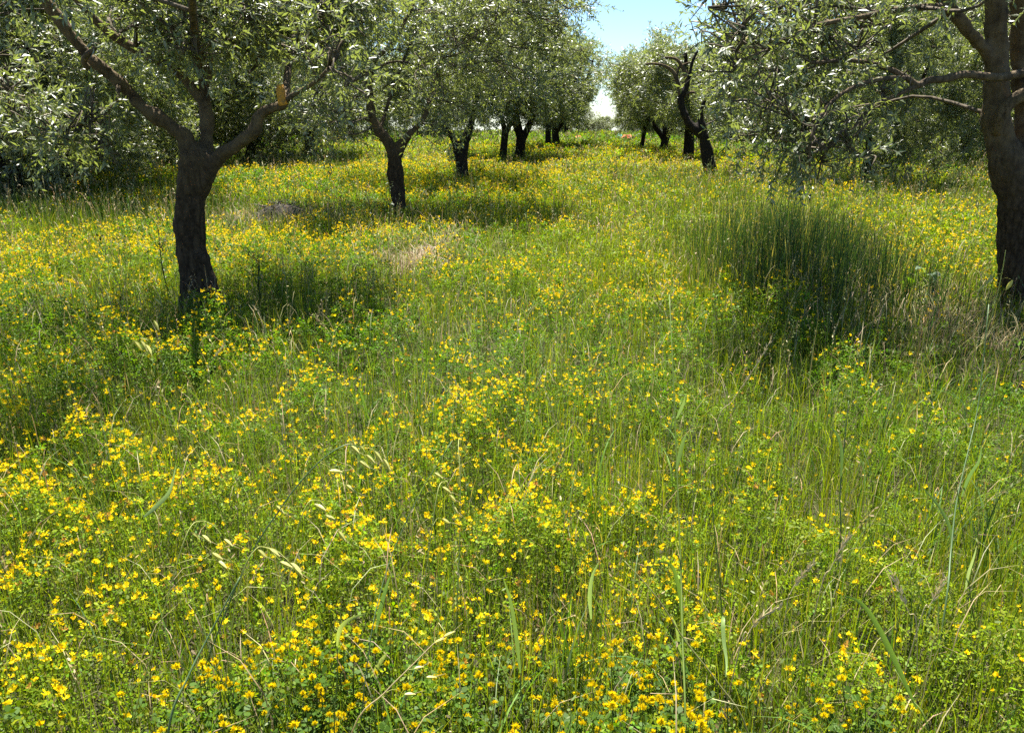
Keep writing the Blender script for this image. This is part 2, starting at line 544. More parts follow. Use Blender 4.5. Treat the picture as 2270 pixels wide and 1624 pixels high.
def make_tree(name, base, limbs, blobs, label, group, seed, twigs=26, leaf=0.06, voxel=0.022, bark=None, limb_mat=None, extra_limbs=(), sub=7, tl=(0.22, 0.42)):
    """limbs: list of arrays x,y,z,r in world space; the first is the trunk."""
    rng = np.random.default_rng(seed)
    base = np.asarray(base, float)
    root = empty(name, base, label, 'olive tree', group)
    pieces, skel = [], []
    for n_, L in enumerate(limbs):
        tb, q = limb(L, seed=seed + n_)
        pieces.append(tb); skel.append(q)
    if voxel:
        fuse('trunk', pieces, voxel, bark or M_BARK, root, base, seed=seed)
    else:
        s = Soup()
        for V, P in pieces:
            s.add(V - base, P, (0, 0, 0))
        s.build('trunk', bark or M_BARK_DARK, root, smooth=True)
    for n_, L in enumerate(extra_limbs):
        (V, P), q = limb(L, k=9, ridges=0.08, seed=seed + 50 + n_)
        s = Soup(); s.add(V - base, P, (0, 0, 0))
        s.build('limb', limb_mat or M_LIMB, root, smooth=True)
        skel.append(q)
    sk = np.concatenate(skel)
    lo = base[2] + 0.9
    sk2 = sk[sk[:, 2] > lo]
    lf, br = foliage(rng, blobs, sk2, twigs, leaf, base, twig_len=tl, sub=sub)
    br.build('branches', M_TWIG, root)
    lf.build('crown', M_OLIVE, root)
    return root


RS = 1.0


def P4(pts, Y, z=None):
    """picture points (x, y, r[, dY]) at depth Y -> rows x,y,z,r"""
    out = []
    for p in pts:
        q = px(p[0], p[1], Y + (p[3] if len(p) > 3 else 0))
        out.append([*q, p[2] * RS])
    return out


def B(x, y, Y, r, wgt=1.0):
    return [*px(x, y, Y), r, wgt]


G_LEFT, G_RIGHT = 'olive trees of the row left of the aisle', 'olive trees of the row right of the aisle'

# --- the big forked olive on the left
b1 = gpx(434, 655); b1[2] = float(ground_z(b1[0], b1[1])) - 0.05
Y1 = b1[1]
RS = .72
trunk = P4([(438, 700, .215), (432, 655, .185), (428, 600, .158), (421, 520, .150), (418, 450, .146), (424, 400, .142), (432, 350, .15), (428, 322, .11)], Y1)
root_flare = P4([(440, 560, .09), (462, 620, .085), (480, 668, .06), (500, 705, .05)], Y1 - .06)
ll = P4([(430, 365, .12), (412, 305, .095), (370, 272, .084), (322, 243, .08), (288, 208, .078), (266, 182, .072, -.05), (222, 148, .066, -.1), (192, 118, .06, -.1), (152, 70, .055, -.15), (110, 12, .05, -.2), (60, -70, .04, -.3), (10, -150, .03, -.3)], Y1)
cl = P4([(450, 380, .11), (458, 330, .085, .1), (458, 250, .075, .2), (452, 190, .06, .25), (470, 110, .05, .3), (500, 20, .045, .3), (530, -90, .035, .3)], Y1)
cl2 = P4([(458, 240, .05, .2), (400, 165, .048, .2), (330, 125, .046, .15), (265, 88, .045, .1), (215, 48, .04, .05), (172, 0, .036), (130, -60, .03)], Y1)
rl = P4([(426, 470, .09), (438, 415, .105), (470, 362, .09), (510, 328, .076, -.05), (548, 303, .074, -.1), (568, 278, .064, -.1), (574, 258, .058, -.1), (598, 240, .058, -.12), (622, 234, .056, -.15), (634, 222, .05, -.15)], Y1)
thin = P4([(630, 226, .03, -.15), (655, 207, .024, -.2), (690, 188, .02, -.2), (730, 150, .018, -.2), (760, 90, .014, -.2)], Y1)
rlu = P4([(632, 228, .04, -.15), (640, 150, .035, .2), (660, 60, .03, .3), (690, -60, .024, .3)], Y1)
cb = P4([(440, 160, .04, .2), (430, 60, .04, -.5), (420, -80, .03, -1.2)], Y1)
rng = np.random.default_rng(11)
blobs = []
for x in range(300, 810, 56):
    for y in (-110, -50, 0, 50, 90, 122):
        if y > 60 and (x < 330 or x > 760): continue
        if y > 100 and (x < 380 or x > 590): continue
        if rng.random() < (0.68 if y < -40 else 0.1): continue
        dY = rng.uniform(.7, 2.5) if x > 540 else rng.uniform(-.3, 1.4)
        if y > -30 and x > 350 and rng.random() < .8: blobs.append(B(x + rng.normal(0, 20), y + rng.normal(0, 8) - 12, Y1 + rng.uniform(-.5, .5) + (.7 if x > 540 else 0), rng.uniform(.24, .34) if y < 60 else .2, 1.1))
        blobs.append(B(x + rng.normal(0, 16), y + rng.normal(0, 10), Y1 + dY, rng.uniform(.34, .48) if y < 20 else rng.uniform(.2, .27), 1.1 if y > -30 else .8))
for x in range(-60, 290, 70):
    for y in (-230, -165):
        if rng.random() < 0.35: continue
        blobs.append(B(x + rng.normal(0, 18), y + rng.normal(0, 14), Y1 + rng.uniform(-1.9, -.4), rng.uniform(.3, .4), .8))
for x, y, dY, r in ((330, 120, .5, .16), (300, 40, -.2, .18), (660, 120, -.2, .2), (740, 150, -.4, .2), (770, 190, -.5, .16), (720, 110, .3, .25)):
    blobs.append(B(x, y, Y1 + dY, r, 1.0))
for x, y, dY, r in ((60, 300, -.3, .3), (120, 290, -.2, .3), (180, 280, -.3, .25), (150, 320, -.4, .22), (205, 270, -.3, .16), (225, 310, -.3, .12), (30, 250, -.3, .26),
                    (240, 340, -.3, .08), (90, 260, .2, .3), (15, 200, -.1, .26)):
    blobs.append(B(x, y, Y1 + dY, r, 0.95))
droop = P4([(262, 190, .022, -.1), (258, 225, .018, -.25), (225, 255, .014, -.3), (180, 275, .012, -.3), (110, 292, .01, -.3), (40, 300, .008, -.3)], Y1)
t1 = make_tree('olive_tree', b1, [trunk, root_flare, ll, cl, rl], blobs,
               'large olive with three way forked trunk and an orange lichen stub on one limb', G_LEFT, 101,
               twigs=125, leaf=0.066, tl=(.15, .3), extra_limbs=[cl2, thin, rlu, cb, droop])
stub = P4([(628, 232, .05, -.16), (624, 214, .044, -.17), (622, 196, .043, -.17), (622, 188, .03, -.17)], Y1)
(V, P), q = limb(stub, 10, 12, .1, 3)
s = Soup(); s.add(V - b1, P, (0, 0, 0)); tag(s.build('cut_stub', M_LICHEN, t1, True), 'sawn stub covered in orange lichen')
kn = P4([(196, 152, .03, -.17), (186, 138, .03, -.2), (192, 122, .028, -.22), (206, 112, .024, -.24), (210, 104, .02, -.24)], Y1)
(V, P), q = limb(kn, 12, 10, .1, 4)
s = Soup(); s.add(V - b1, P, (0, 0, 0)); tag(s.build('gnarled_stub', M_LIMB, t1, True), 'curled knotty stub on the left limb')

# --- second olive of the left row
b2 = gpx(884, 457); b2[2] = float(ground_z(b2[0], b2[1])) - 0.05
Y2 = b2[1]
RS = .86
trunk = P4([(888, 485, .165), (884, 455, .142), (881, 420, .132), (876, 370, .132), (872, 335, .12)], Y2)
ll = P4([(874, 350, .1), (862, 318, .09), (843, 295, .086), (829, 268, .082), (823, 230, .082), (818, 190, .072), (822, 160, .06), (826, 138, .05)], Y2)
rl = P4([(876, 350, .1), (892, 315, .085), (915, 290, .066), (935, 270, .055, .1), (955, 220, .05, .2), (975, 140, .04, .3), (1000, 40, .03, .3)], Y2)
e = [P4([(826, 140, .042), (845, 120, .036, -.1), (872, 92, .032, -.15), (892, 58, .03, -.2), (915, 10, .024, -.2), (930, -60, .02, -.2)], Y2),
     P4([(824, 136, .036), (805, 124, .03, -.1), (780, 128, .026, -.2), (745, 135, .02, -.2)], Y2),
     P4([(824, 160, .03), (848, 145, .024, -.1), (875, 137, .02, -.15), (910, 140, .018, -.2), (950, 150, .014, -.2)], Y2),
     P4([(818, 185, .04), (800, 60, .035, .4), (780, -60, .03, .6)], Y2),
     P4([(840, 295, .035, .1), (870, 200, .03, .5), (900, 120, .026, .8)], Y2)]
rng = np.random.default_rng(12)
blobs = []
for x in range(660, 1270, 48):
    for y in (-110, -60, -15, 30, 75, 120, 165, 210, 250):
        if y > 190 and not (650 < x < 790 or 880 < x < 1010): continue
        if x > 1190 and y > 110: continue
        if 800 < x < 930 and 60 < y < 190 and rng.random() < 0.5: continue
        if rng.random() < 0.2: continue
        dY = rng.uniform(.5, 1.8) if 775 < x < 945 else rng.uniform(-1.5, 1.7)
        blobs.append(B(x + rng.normal(0, 14), y + rng.normal(0, 12), Y2 + dY, rng.uniform(.38, .58), 1.0))
for x, y in ((1240, 30), (1255, 60), (1235, 85), (1215, 110), (1190, 10), (1225, 5), (660, 250), (720, 270), (770, 290), (740, 310), (925, 300), (960, 290)):
    blobs.append(B(x, y, Y2 + rng.uniform(-.4, .4), .3, .75))
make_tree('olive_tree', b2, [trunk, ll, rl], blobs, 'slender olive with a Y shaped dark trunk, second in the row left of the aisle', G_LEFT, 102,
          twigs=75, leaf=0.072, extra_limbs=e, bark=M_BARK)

# --- the olive at the right edge
b3 = gpx(2256, 692, .03); b3[2] = float(ground_z(b3[0], b3[1])) - 0.05
Y3 = b3[1]
RS = .90
ls = P4([(2262, 720, .22), (2258, 660, .19), (2256, 560, .172), (2252, 440, .165), (2228, 350, .135), (2210, 290, .122), (2206, 250, .116), (2209, 190, .098), (2211, 120, .09), (2207, 0, .086), (2204, -110, .07), (2195, -220, .05)], Y3)
rs = P4([(2262, 470, .14), (2285, 380, .135), (2287, 300, .135, .05), (2280, 230, .12, .1), (2270, 130, .1, .1), (2268, 0, .09, .1), (2290, -140, .06, .1)], Y3)
lul = P4([(2212, 165, .07, .02), (2188, 118, .058, -.03), (2146, 68, .05, -.1), (2112, 28, .046, -.1), (2094, 4, .04, -.1), (2050, -30, .03, -.15), (1980, -80, .024, -.2)], Y3)
e = [P4([(2330, 150, .04, -.25), (2275, 160, .036, -.28), (2216, 172, .034, -.28), (2142, 165, .03, -.3), (2098, 175, .03, -.3), (2060, 178, .028, -.3), (2034, 189, .028, -.32), (2008, 172, .024, -.35), (1962, 150, .02, -.4), (1888, 134, .016, -.5), (1800, 140, .012, -.6)], Y3),
     P4([(2330, 185, .06, -.15), (2276, 206, .056, -.18), (2242, 226, .052, -.16), (2218, 258, .05, -.12), (2210, 295, .05, -.05)], Y3),
     P4([(2034, 189, .02, -.32), (1990, 210, .016, -.4), (1930, 240, .013, -.5), (1880, 300, .01, -.6)], Y3),
     P4([(2008, 172, .02, -.35), (1930, 180, .018, -.7), (1850, 220, .014, -.9), (1800, 300, .012, -1.), (1795, 370, .008, -1.)], Y3),
     P4([(2100, 14, .03, -.1), (2000, 20, .026, -.4), (1900, 40, .02, -.7), (1800, 60, .016, -.9), (1700, 110, .01, -1.)], Y3),
     P4([(2207, -20, .04, 0), (2100, -120, .034, .3), (1950, -150, .03, .5), (1800, -120, .024, .6)], Y3)]
rng = np.random.default_rng(13)
blobs = []
for x in range(1650, 2080, 55):
    for y in (-150, -90, -35, 15, 65, 115, 165, 215, 265):
        if x > 1880 and y > 60: continue
        if x > 1960 and y > -60: continue
        if x < 1690 and y > 200: continue
        if rng.random() < (0.66 if y < -20 else 0.15): continue
        blobs.append(B(x + rng.normal(0, 16), y + rng.normal(0, 12), Y3 + rng.uniform(-.9, 1.3), rng.uniform(.26, .4), .75))
for x, y in ((1610, 20), (1600, 70), (1620, 110), (1625, 160), (1640, 60), (1700, 300), (1745, 310), (1790, 310), (1840, 300), (1735, 335), (1785, 340), (1835, 330), (1770, 362), (1820, 360),
             (1880, 320), (1690, 265), (1960, 215), (1905, 350)):
    blobs.append(B(x, y, Y3 + rng.uniform(-1.1, -.3), rng.uniform(.2, .26), .7))
for x in range(2080, 2400, 70):
    for y in (-220, -160, -100, -40):
        if rng.random() < 0.35: continue
        blobs.append(B(x + rng.normal(0, 16), y, Y3 + rng.uniform(-1.2, 1.4), .4, .7))
for x, y in ((2240, 20), (2255, 60), (2150, 10)):
    blobs.append(B(x, y, Y3 + rng.uniform(.6, 1.3), .25, .6))
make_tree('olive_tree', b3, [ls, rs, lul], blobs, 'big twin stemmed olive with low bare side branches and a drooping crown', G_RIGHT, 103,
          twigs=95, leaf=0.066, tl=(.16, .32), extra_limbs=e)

# --- third of the left row
b4 = gpx(1024, 396); b4[2] = float(ground_z(b4[0], b4[1])) - 0.05
Y4 = b4[1]
RS = .88
t4 = [P4([(1026, 392, .18), (1024, 370, .16), (1022, 345, .15), (1030, 312, .12), (1040, 285, .105), (1049, 255, .09), (1060, 200, .07), (1075, 120, .05)], Y4),
      P4([(1020, 350, .11), (1010, 318, .09), (1000, 300, .08), (985, 280, .06), (970, 220, .05), (950, 150, .04)], Y4)]
rng = np.random.default_rng(14)
make_tree('olive_tree', b4, t4, dome(rng, (b4[0] - .15, Y4), 2.2, 2.2, 1.7, 4.9, 44, .58), 'olive with short V forked trunk, third in the row left of the aisle', G_LEFT, 104, twigs=60, leaf=0.085, voxel=0.03, bark=M_BARK_DARK)

# --- the pruned leaning olive right of the aisle
b5 = gpx(1578, 390); b5[2] = float(ground_z(b5[0], b5[1])) - 0.05
Y5 = b5[1]
RS = .88
t5 = [P4([(1582, 392, .2), (1574, 372, .18), (1566, 335, .16), (1560, 305, .14), (1545, 288, .12), (1526, 272, .11), (1516, 250, .105), (1509, 226, .095), (1514, 205, .09), (1523, 190, .075), (1530, 160, .055), (1536, 134, .045), (1548, 110, .03)], Y5),
      P4([(1562, 318, .12), (1557, 290, .11), (1553, 262, .09), (1560, 230, .06), (1580, 190, .05), (1600, 150, .035)], Y5)]
e = [P4([(1509, 215, .06), (1505, 192, .06), (1491, 158, .05), (1462, 143, .035), (1432, 142, .025)], Y5),
     P4([(1520, 192, .05), (1521, 168, .055), (1507, 140, .045), (1495, 130, .035), (1474, 128, .028)], Y5),
     P4([(1508, 228, .035), (1520, 210, .04), (1535, 205, .035), (1560, 208, .025)], Y5),
     P4([(1500, 175, .03), (1505, 150, .028), (1530, 138, .02)], Y5)]
rng = np.random.default_rng(15)
blobs = [B(x, y, Y5 + rng.uniform(-.5, .8), .42, .8) for x, y in ((1610, 150), (1620, 180), (1600, 130), (1600, 215), (1630, 230), (1620, 260), (1630, 120), (1650, 170))]
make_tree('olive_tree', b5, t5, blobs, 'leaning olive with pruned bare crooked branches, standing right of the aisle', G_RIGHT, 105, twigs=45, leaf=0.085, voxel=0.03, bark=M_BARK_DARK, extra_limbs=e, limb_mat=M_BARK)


def plain_tree(bx, by, label, group, seed, h=5.0, rad=2.5, low=1.5, lean=0.0, leaf=0.105, twigs=60, nb=44, multi=3, r0=.15, brad=.62, rng=None):
    rng = np.random.default_rng(seed)
    z = float(ground_z(bx, by)) - .05
    base = np.array([bx, by, z])
    fork = rng.uniform(.75, 1.2)
    fx, fy = bx + lean * fork, by + rng.normal(0, .08)
    limbs = [[[bx, by, z, r0 * 1.25], [bx + rng.normal(0, .04), by, z + .3, r0], [fx, fy, z + fork, r0 * .9]]]
    a0 = rng.uniform(0, 6.28)
    for m in range(multi):
        a = a0 + m * 6.283 / multi + rng.normal(0, .3)
        c, s_ = math.cos(a), math.sin(a)
        o = rng.uniform(.5, .9)
        limbs.append([[fx, fy, z + fork - .12, r0 * .7], [fx + c * o * .45, fy + s_ * o * .45, z + fork + .4, r0 * .55],
                      [fx + c * o * (1 + rng.normal(0, .15)), fy + s_ * o, z + fork + 1.0, r0 * .45], [fx + c * o * 1.7, fy + s_ * o * 1.7, z + fork + 2.1, r0 * .28],
                      [fx + c * o * 2.1, fy + s_ * o * 2.1, z + min(h - .6, fork + 3.0), r0 * .15]])
    return make_tree('olive_tree', base, limbs, dome(rng, (bx + lean, by), rad, rad, z + low, z + h, nb, brad), label, group, seed, twigs=twigs, leaf=leaf, voxel=None, bark=M_BARK_DARK, sub=5)


def copy_tree(src, bx, by, rz, sc, label, group):
    r = src.copy(); COL.objects.link(r)
    r.location = (bx, by, float(ground_z(bx, by)) - .05)
    r.rotation_euler = (0, 0, rz)
    r.scale = (sc[0], sc[0], sc[1])
    r['label'] = label; r['group'] = group
    for ch in src.children:
        c = ch.copy(); COL.objects.link(c); c.parent = r
    return r


def at_px(x, y):
    g = gpx(x, y)
    return g[0], g[1]


x_, y_ = at_px(1121, 356)
A = plain_tree(x_, y_, 'slim olive with thin V shaped trunk, fourth in the row left of the aisle', G_LEFT, 201, h=4.6, rad=1.9, low=1.5, r0=.12, multi=2)
x_, y_ = at_px(1156, 352)
Bt = plain_tree(x_, y_, 'olive with stout short trunk, fifth in the row left of the aisle', G_LEFT, 202, h=4.7, rad=2.0, low=1.5, r0=.17)
x_, y_ = at_px(1523, 356)
Ct = plain_tree(x_, y_, 'olive with dark twin trunk just behind the leaning pruned one', G_RIGHT, 203, h=3.75, rad=2.1, low=1.3, r0=.17, multi=2)
x_, y_ = at_px(150, 410)
Dt = plain_tree(x_, y_, 'bushy dark olive with foliage near the ground, behind the large forked olive', 'olive trees of the far left row', 204, h=5.8, rad=3.2, low=.35, leaf=.11, nb=95, twigs=75, r0=.17)
G_FL, G_FR = 'olive trees of the far left row', 'olive trees of the far right rows'
x_, y_ = at_px(1212, 333)
copy_tree(A, x_, y_, 2.1, (1.02, 1.0), 'olive with crooked leaning trunk, sixth in the row left of the aisle', G_LEFT)
x_, y_ = at_px(1232, 326)
copy_tree(Bt, x_, y_, 4.0, (1.0, .98), 'small distant olive with forked trunk, seventh in the row left of the aisle', G_LEFT)
copy_tree(Ct, 3.6, 56, 1.0, (.9, .85), 'small olive closing the far end of the row left of the aisle', G_LEFT)
x_, y_ = at_px(1470, 338)
copy_tree(Bt, x_, y_, 1.2, (.95, .86), 'round crowned olive at the aisle edge beyond the pruned one', G_RIGHT)
x_, y_ = at_px(1425, 331)
copy_tree(A, x_, y_, .3, (.72, .74), 'farthest small olive along the right edge of the aisle', G_RIGHT)
x_, y_ = 7.4, 17.2
copy_tree(Dt, x_, y_, 2.6, (.6, .8), 'olive half hidden behind the drooping crown of the twin stemmed olive', G_RIGHT)
x_, y_ = at_px(690, 350)
copy_tree(Ct, x_, y_, 4.4, (1.05, .95), 'olive with thin many stemmed dark trunk in shade, left of the slender olive', G_FL)
x_, y_ = at_px(390, 370)
copy_tree(Dt, x_, y_, 1.4, (.9, .9), 'low leafy olive seen under the left limb of the largest forked olive', G_FL)
x_, y_ = at_px(560, 362)
copy_tree(Dt, x_, y_, 3.3, (.8, .85), 'bushy olive seen under the right limb of the largest forked olive', G_FL)
x_, y_ = at_px(1972, 338)
copy_tree(Ct, x_, y_, 2.0, (1.0, 1.0), 'far olive with a slanting dark trunk, left of the twin stems', G_FR)
x_, y_ = at_px(2095, 322)
copy_tree(A, x_, y_, 5.0, (1.1, .95), 'far olive with an S curved thin trunk beside the twin stems', G_FR)
BACK = 'dark background olive whose crown merges with its neighbours'
G_BK = 'background olives of the grove'
BG = [(-8.6, 14.2, Dt, .8), (-14, 19, Dt, .95), (-17, 27, Bt, 1.1), (-12.5, 29, Dt, .9), (-19, 36, Dt, 1.0), (-12.5, 38, Dt, 1.0), (-8.2, 43, Dt, .95), (-18, 48, Dt, 1.1), (-25, 42, Dt, 1.0), (-13, 52, Dt, 1.0),
      (-5.2, 53, Dt, .95), (-26, 56, Dt, 1.1), (-9, 60, Dt, 1.0), (-19, 60, Dt, 1.1), (-30, 50, Dt, 1.2), (-3.2, 61, Dt, .8),
      (11.5, 15.5, Dt, .8), (12.5, 23, Dt, .85), (15.5, 29, Dt, .9), (20, 30, Dt, 1.0), (10.6, 40, Dt, .9), (14, 47, Dt, 1.0), (19, 44, Dt, 1.0), (25, 42, Dt, 1.1), (30, 50, Dt, 1.1), (23, 54, Dt, 1.1),
      (15, 57, Dt, 1.1), (35, 44, Dt, 1.1), (10.6, 52, Dt, .8), (9.6, 59, Dt, .72), (4.3, 63, Dt, .5), (10.4, 66, Dt, .8), (3.0, 68, Dt, .9), (18, 37, Ct, 1.1), (38, 54, Dt, 1.2)]
for n_, (bx, by, src, sc) in enumerate(BG):
    copy_tree(src, bx, by, n_ * 1.7, (sc, sc * .97), BACK, G_BK)
for n_, (bx, by, s1) in enumerate(((6.5, 64, .22), (4.6, 72, .3), (6.4, 76, .26), (8.3, 77, .27), (10.2, 74, .3), (12.2, 79, .3))):
    copy_tree(Dt, bx, by, n_ * 2.0, (s1 * 1.25, s1), 'low pale bush in the line that closes the far end of the aisle', 'bushes closing the end of the aisle')

# ------------------------------------------------------------------ the meadow
ALL_TRUNKS = [(b1[0], b1[1], .2), (b2[0], b2[1], .16), (b3[0], b3[1], .22), (b4[0], b4[1], .2), (b5[0], b5[1], .2)]
STRAW = gpx(930, 546)            # patch of dry litter
BRUSH = gpx(580, 462)
MATTED = gpx(2130, 690)


def g2(X, Y, c, sx, sy):
    return np.exp(-((X - c[0]) / sx) ** 2 - ((Y - c[1]) / sy) ** 2)


def scatter(n_of, dmax=62, dmin=0.75, amax=0.80, seed=0):
    """Points round the camera with n_of(d) per square metre."""
    r = np.random.default_rng(seed)
    edges = np.concatenate([np.linspace(dmin, 6, 24), np.geomspace(6.3, dmax, 40)])
    R, Aa = [], []
    for a, b in zip(edges[:-1], edges[1:]):
        d = (a + b) / 2
        am = amax + 0.35 * math.exp(-d / 3)
        m = r.poisson(n_of(d) * am * (b * b - a * a))
        R.append(np.sqrt(r.uniform(a * a, b * b, m))); Aa.append(r.uniform(-am, am, m))
    R, Aa = np.concatenate(R), np.concatenate(Aa)
    return R * np.sin(Aa), R * np.cos(Aa), R, r


def tall_zone(X, Y):
    return (g2(X, Y, (2.75, 7.6), .95, 1.7) + .8 * g2(X, Y, (-6.5, 11.5), 3.0, 1.6) + .75 * g2(X, Y, (-9, 24), 6, 8) + .5 * g2(X, Y, (6, 15), 2.5, 5) + .5 * g2(X, Y, (13, 17), 5, 6)
            + .5 * g2(X, Y, (2.6, 17), 2.0, 4))


def bare(X, Y):
    return np.clip(1.25 * g2(X, Y, (STRAW[0], STRAW[1] - .25), .36, .55) + .85 * g2(X, Y, (BRUSH[0], BRUSH[1]), 1.1, .6) + .6 * g2(X, Y, (MATTED[0], MATTED[1]), .65, .8), 0, 1)


def canopy(X, Y):
    h = .255 + .06 * n_mid(X, Y) + .05 * n_small(X, Y) + .075 * n_tiny(X, Y) + .03 * n_fine(X, Y) + .03 * n_big(X, Y)
    return np.clip(h, .06, .56) * (1 - .75 * bare(X, Y)) * np.clip(.5 + np.hypot(X, Y) * .2, 0, 1)


def flower_zone(X, Y):
    d = np.hypot(X, Y)
    p = 1 / (1 + np.exp(-(1.3 * n_fl(X, Y) + 1.0 * n_fl2(X, Y) + .9 * n_tiny(X, Y) + .75)))
    z = np.ones_like(X)
    z *= 1 - .85 * g2(X, Y, (2.75, 7.4), 1.1, 1.9)
    z *= 1 - .35 * g2(X, Y, (3.6, 4.6), 1.4, 1.6)
    z *= 1 - .75 * g2(X, Y, (-2.9, 5.4), .9, .7)
    z *= 1 - .7 * g2(X, Y, (-1.5, 7.3), .9, 1.2)
    z *= 1 + .9 * g2(X, Y, (-4, 12), 4, 4) + .8 * g2(X, Y, (-.5, 19), 3, 8)
    z *= 1 - .95 * g2(X, Y, (-9, 26), 6.5, 9)
    z *= 1 - .7 * g2(X, Y, (3, 15), 2.2, 6)
    z *= 1 - .6 * g2(X, Y, (6, 10.5), 3, 4)
    z *= 1 - .4 * np.clip((Y - 14) / 10, 0, 1)
    z *= 1 - .75 * np.clip((X - 5) / 3, 0, 1) * np.clip((Y - 11) / 3, 0, 1)
    z *= np.clip((42 - d) / 16, 0, 1) * (1 - .9 * bare(X, Y))
    z *= 1 - .9 * np.clip((X - 8) / 4, 0, 1) * np.clip((Y - 18) / 5, 0, 1)
    return p * z


def jitter(c, n, r, a=.18):
    return np.clip(np.asarray(c)[None] * (1 + r.normal(0, a, (n, 1))) * (1 + r.normal(0, a * .4, (n, 3))), .004, 1)


# clover-like leaves
NF = lambda d: 25000 / max(1, d / 4) ** 1.75
X, Y, D0, r = scatter(lambda d: NF(d) / 3, seed=21)
clump = np.clip(.26 - .12 * n_small(X, Y) - .24 * n_tiny(X, Y) - .12 * n_fine(X, Y), 0, .9)
keep = r.random(len(X)) > .9 * bare(X, Y) + .6 * np.clip(tall_zone(X, Y), 0, 1) + clump
X, Y, D0 = X[keep], Y[keep], D0[keep]
n = len(X)
hc = canopy(X, Y)
Z = ground_z(X, Y) + hc * (1 - .85 * r.random(n) ** 1.4)
sc = np.maximum(1, D0 / 4) ** .87
P = np.stack([X, Y, Z], -1)
up = unit(r.normal(0, .65, (n, 3)) + [0, 0, 1])
a0 = r.uniform(0, 6.28, n)
hue = n_gr(X, Y)
soup = Soup()
leafcol = jitter((.070, .145, .007), n, r, .32)
yl = np.clip(.5 + .35 * hue + r.normal(0, .25, n), 0, 1)[:, None]
leafcol = leafcol * (1 - yl) + jitter((.165, .215, .007), n, r, .27) * yl
size_ = r.choice([.6, .8, 1.0, 1.25, 1.7], n, p=[.2, .25, .28, .19, .08])
ex = unit(np.cross(up, np.array([.3, .9, .1])))
ey = np.cross(up, ex)
for m in range(3):
    a = a0 + m * 2.094 + r.normal(0, .15, n)
    Dv = unit(np.cos(a)[:, None] * ex + np.sin(a)[:, None] * ey + up * r.uniform(-.1, .45, (n, 1)))
    L = .0118 * sc * size_
    V, Q = kites_np(P + Dv * (.002 * sc)[:, None], Dv, up, L, L * .5)
    soup.add(V, Q, np.repeat(leafcol, 5, 0))
# upright stems under the leaves
X, Y, D0, r = scatter(lambda d: 900 / max(1, d / 3) ** 2, dmax=16, seed=22)
n = len(X)
P = np.stack([X, Y, ground_z(X, Y)], -1)
V, Q, k = blades_np(P, r.uniform(0, 6.28, n), canopy(X, Y) * r.uniform(.7, 1.1, n), r.uniform(.05, .7, n), .0026 * np.maximum(1, D0 / 4) ** .8, 3)
soup.add(V, Q, np.repeat(jitter((.06, .095, .02), n, r), k, 0))
tag(soup.build('clover_cover', M_CLOVER), kind='stuff')

# grass
soup = Soup()
X, Y, D0, r = scatter(lambda d: 2600 / max(1, d / 5) ** 1.45, seed=23)
tz = np.clip(tall_zone(X, Y), 0, 1.2)
keep = r.random(len(X)) < (.40 + .7 * tz + .12 * np.clip(D0 / 25, 0, 1) - .14 * np.exp(-((D0 - 7) / 4) ** 2) + .16 * n_gr(X, Y) - .1 * n_tiny(X, Y)) * (1 - .85 * bare(X, Y))
X, Y, D0, tz = X[keep], Y[keep], D0[keep], tz[keep]
n = len(X)
P = np.stack([X, Y, ground_z(X, Y)], -1)
ln = r.uniform(.2, .42, n) * (1 + .75 * tz * r.random(n)) * np.clip(.85 + D0 * .1, 0, 1)
wd = r.uniform(.0018, .0048, n) * np.maximum(1, D0 / 5) ** .8
V, Q, k = blades_np(P, r.uniform(0, 6.28, n), ln, np.abs(r.normal(.55, .45, n)) * (1 - .4 * np.clip(tz, 0, 1)), wd, 4, r.normal(0, .8, n))
kind = r.random(n)[:, None]
blue = np.clip(.25 + .6 * tz, 0, .85)[:, None]
c = np.where(kind < blue, jitter((.062, .115, .024), n, r), jitter((.175, .220, .016), n, r))
c = np.where(kind > .965 - .03 * np.clip(D0 / 20, 0, 1)[:, None], jitter((.30, .25, .11), n, r), c)
brown = g2(X, Y, (13, 30), 7, 9)[:, None]
c = np.where(r.random((n, 1)) < .7 * brown, jitter((.17, .13, .075), n, r), c)
soup.add(V, Q, np.repeat(c, k, 0))
# broad bent blades growing in tufts near by
r = np.random.default_rng(88)
for m in range(260):
    d, a = math.sqrt(r.uniform(.9 ** 2, 6.5 ** 2)), r.uniform(-.75, .75)
    nb = r.integers(4, 11)
    cx_, cy_ = d * math.sin(a), d * math.cos(a)
    X, Y = cx_ + r.normal(0, .025, nb), cy_ + r.normal(0, .025, nb)
    P = np.stack([X, Y, ground_z(X, Y)], -1)
    V, Q, k = blades_np(P, r.uniform(0, 6.28, nb), r.uniform(.22, .46, nb), r.uniform(.2, 1.9, nb), r.uniform(.004, .009, nb), 7, r.normal(0, 1.1, nb))
    c = jitter((.11, .18, .03) if r.random() < .6 else (.09, .16, .055), nb, r)
    soup.add(V, Q, np.repeat(c, k, 0))
tag(soup.build('grass', M_GRASS), kind='stuff')

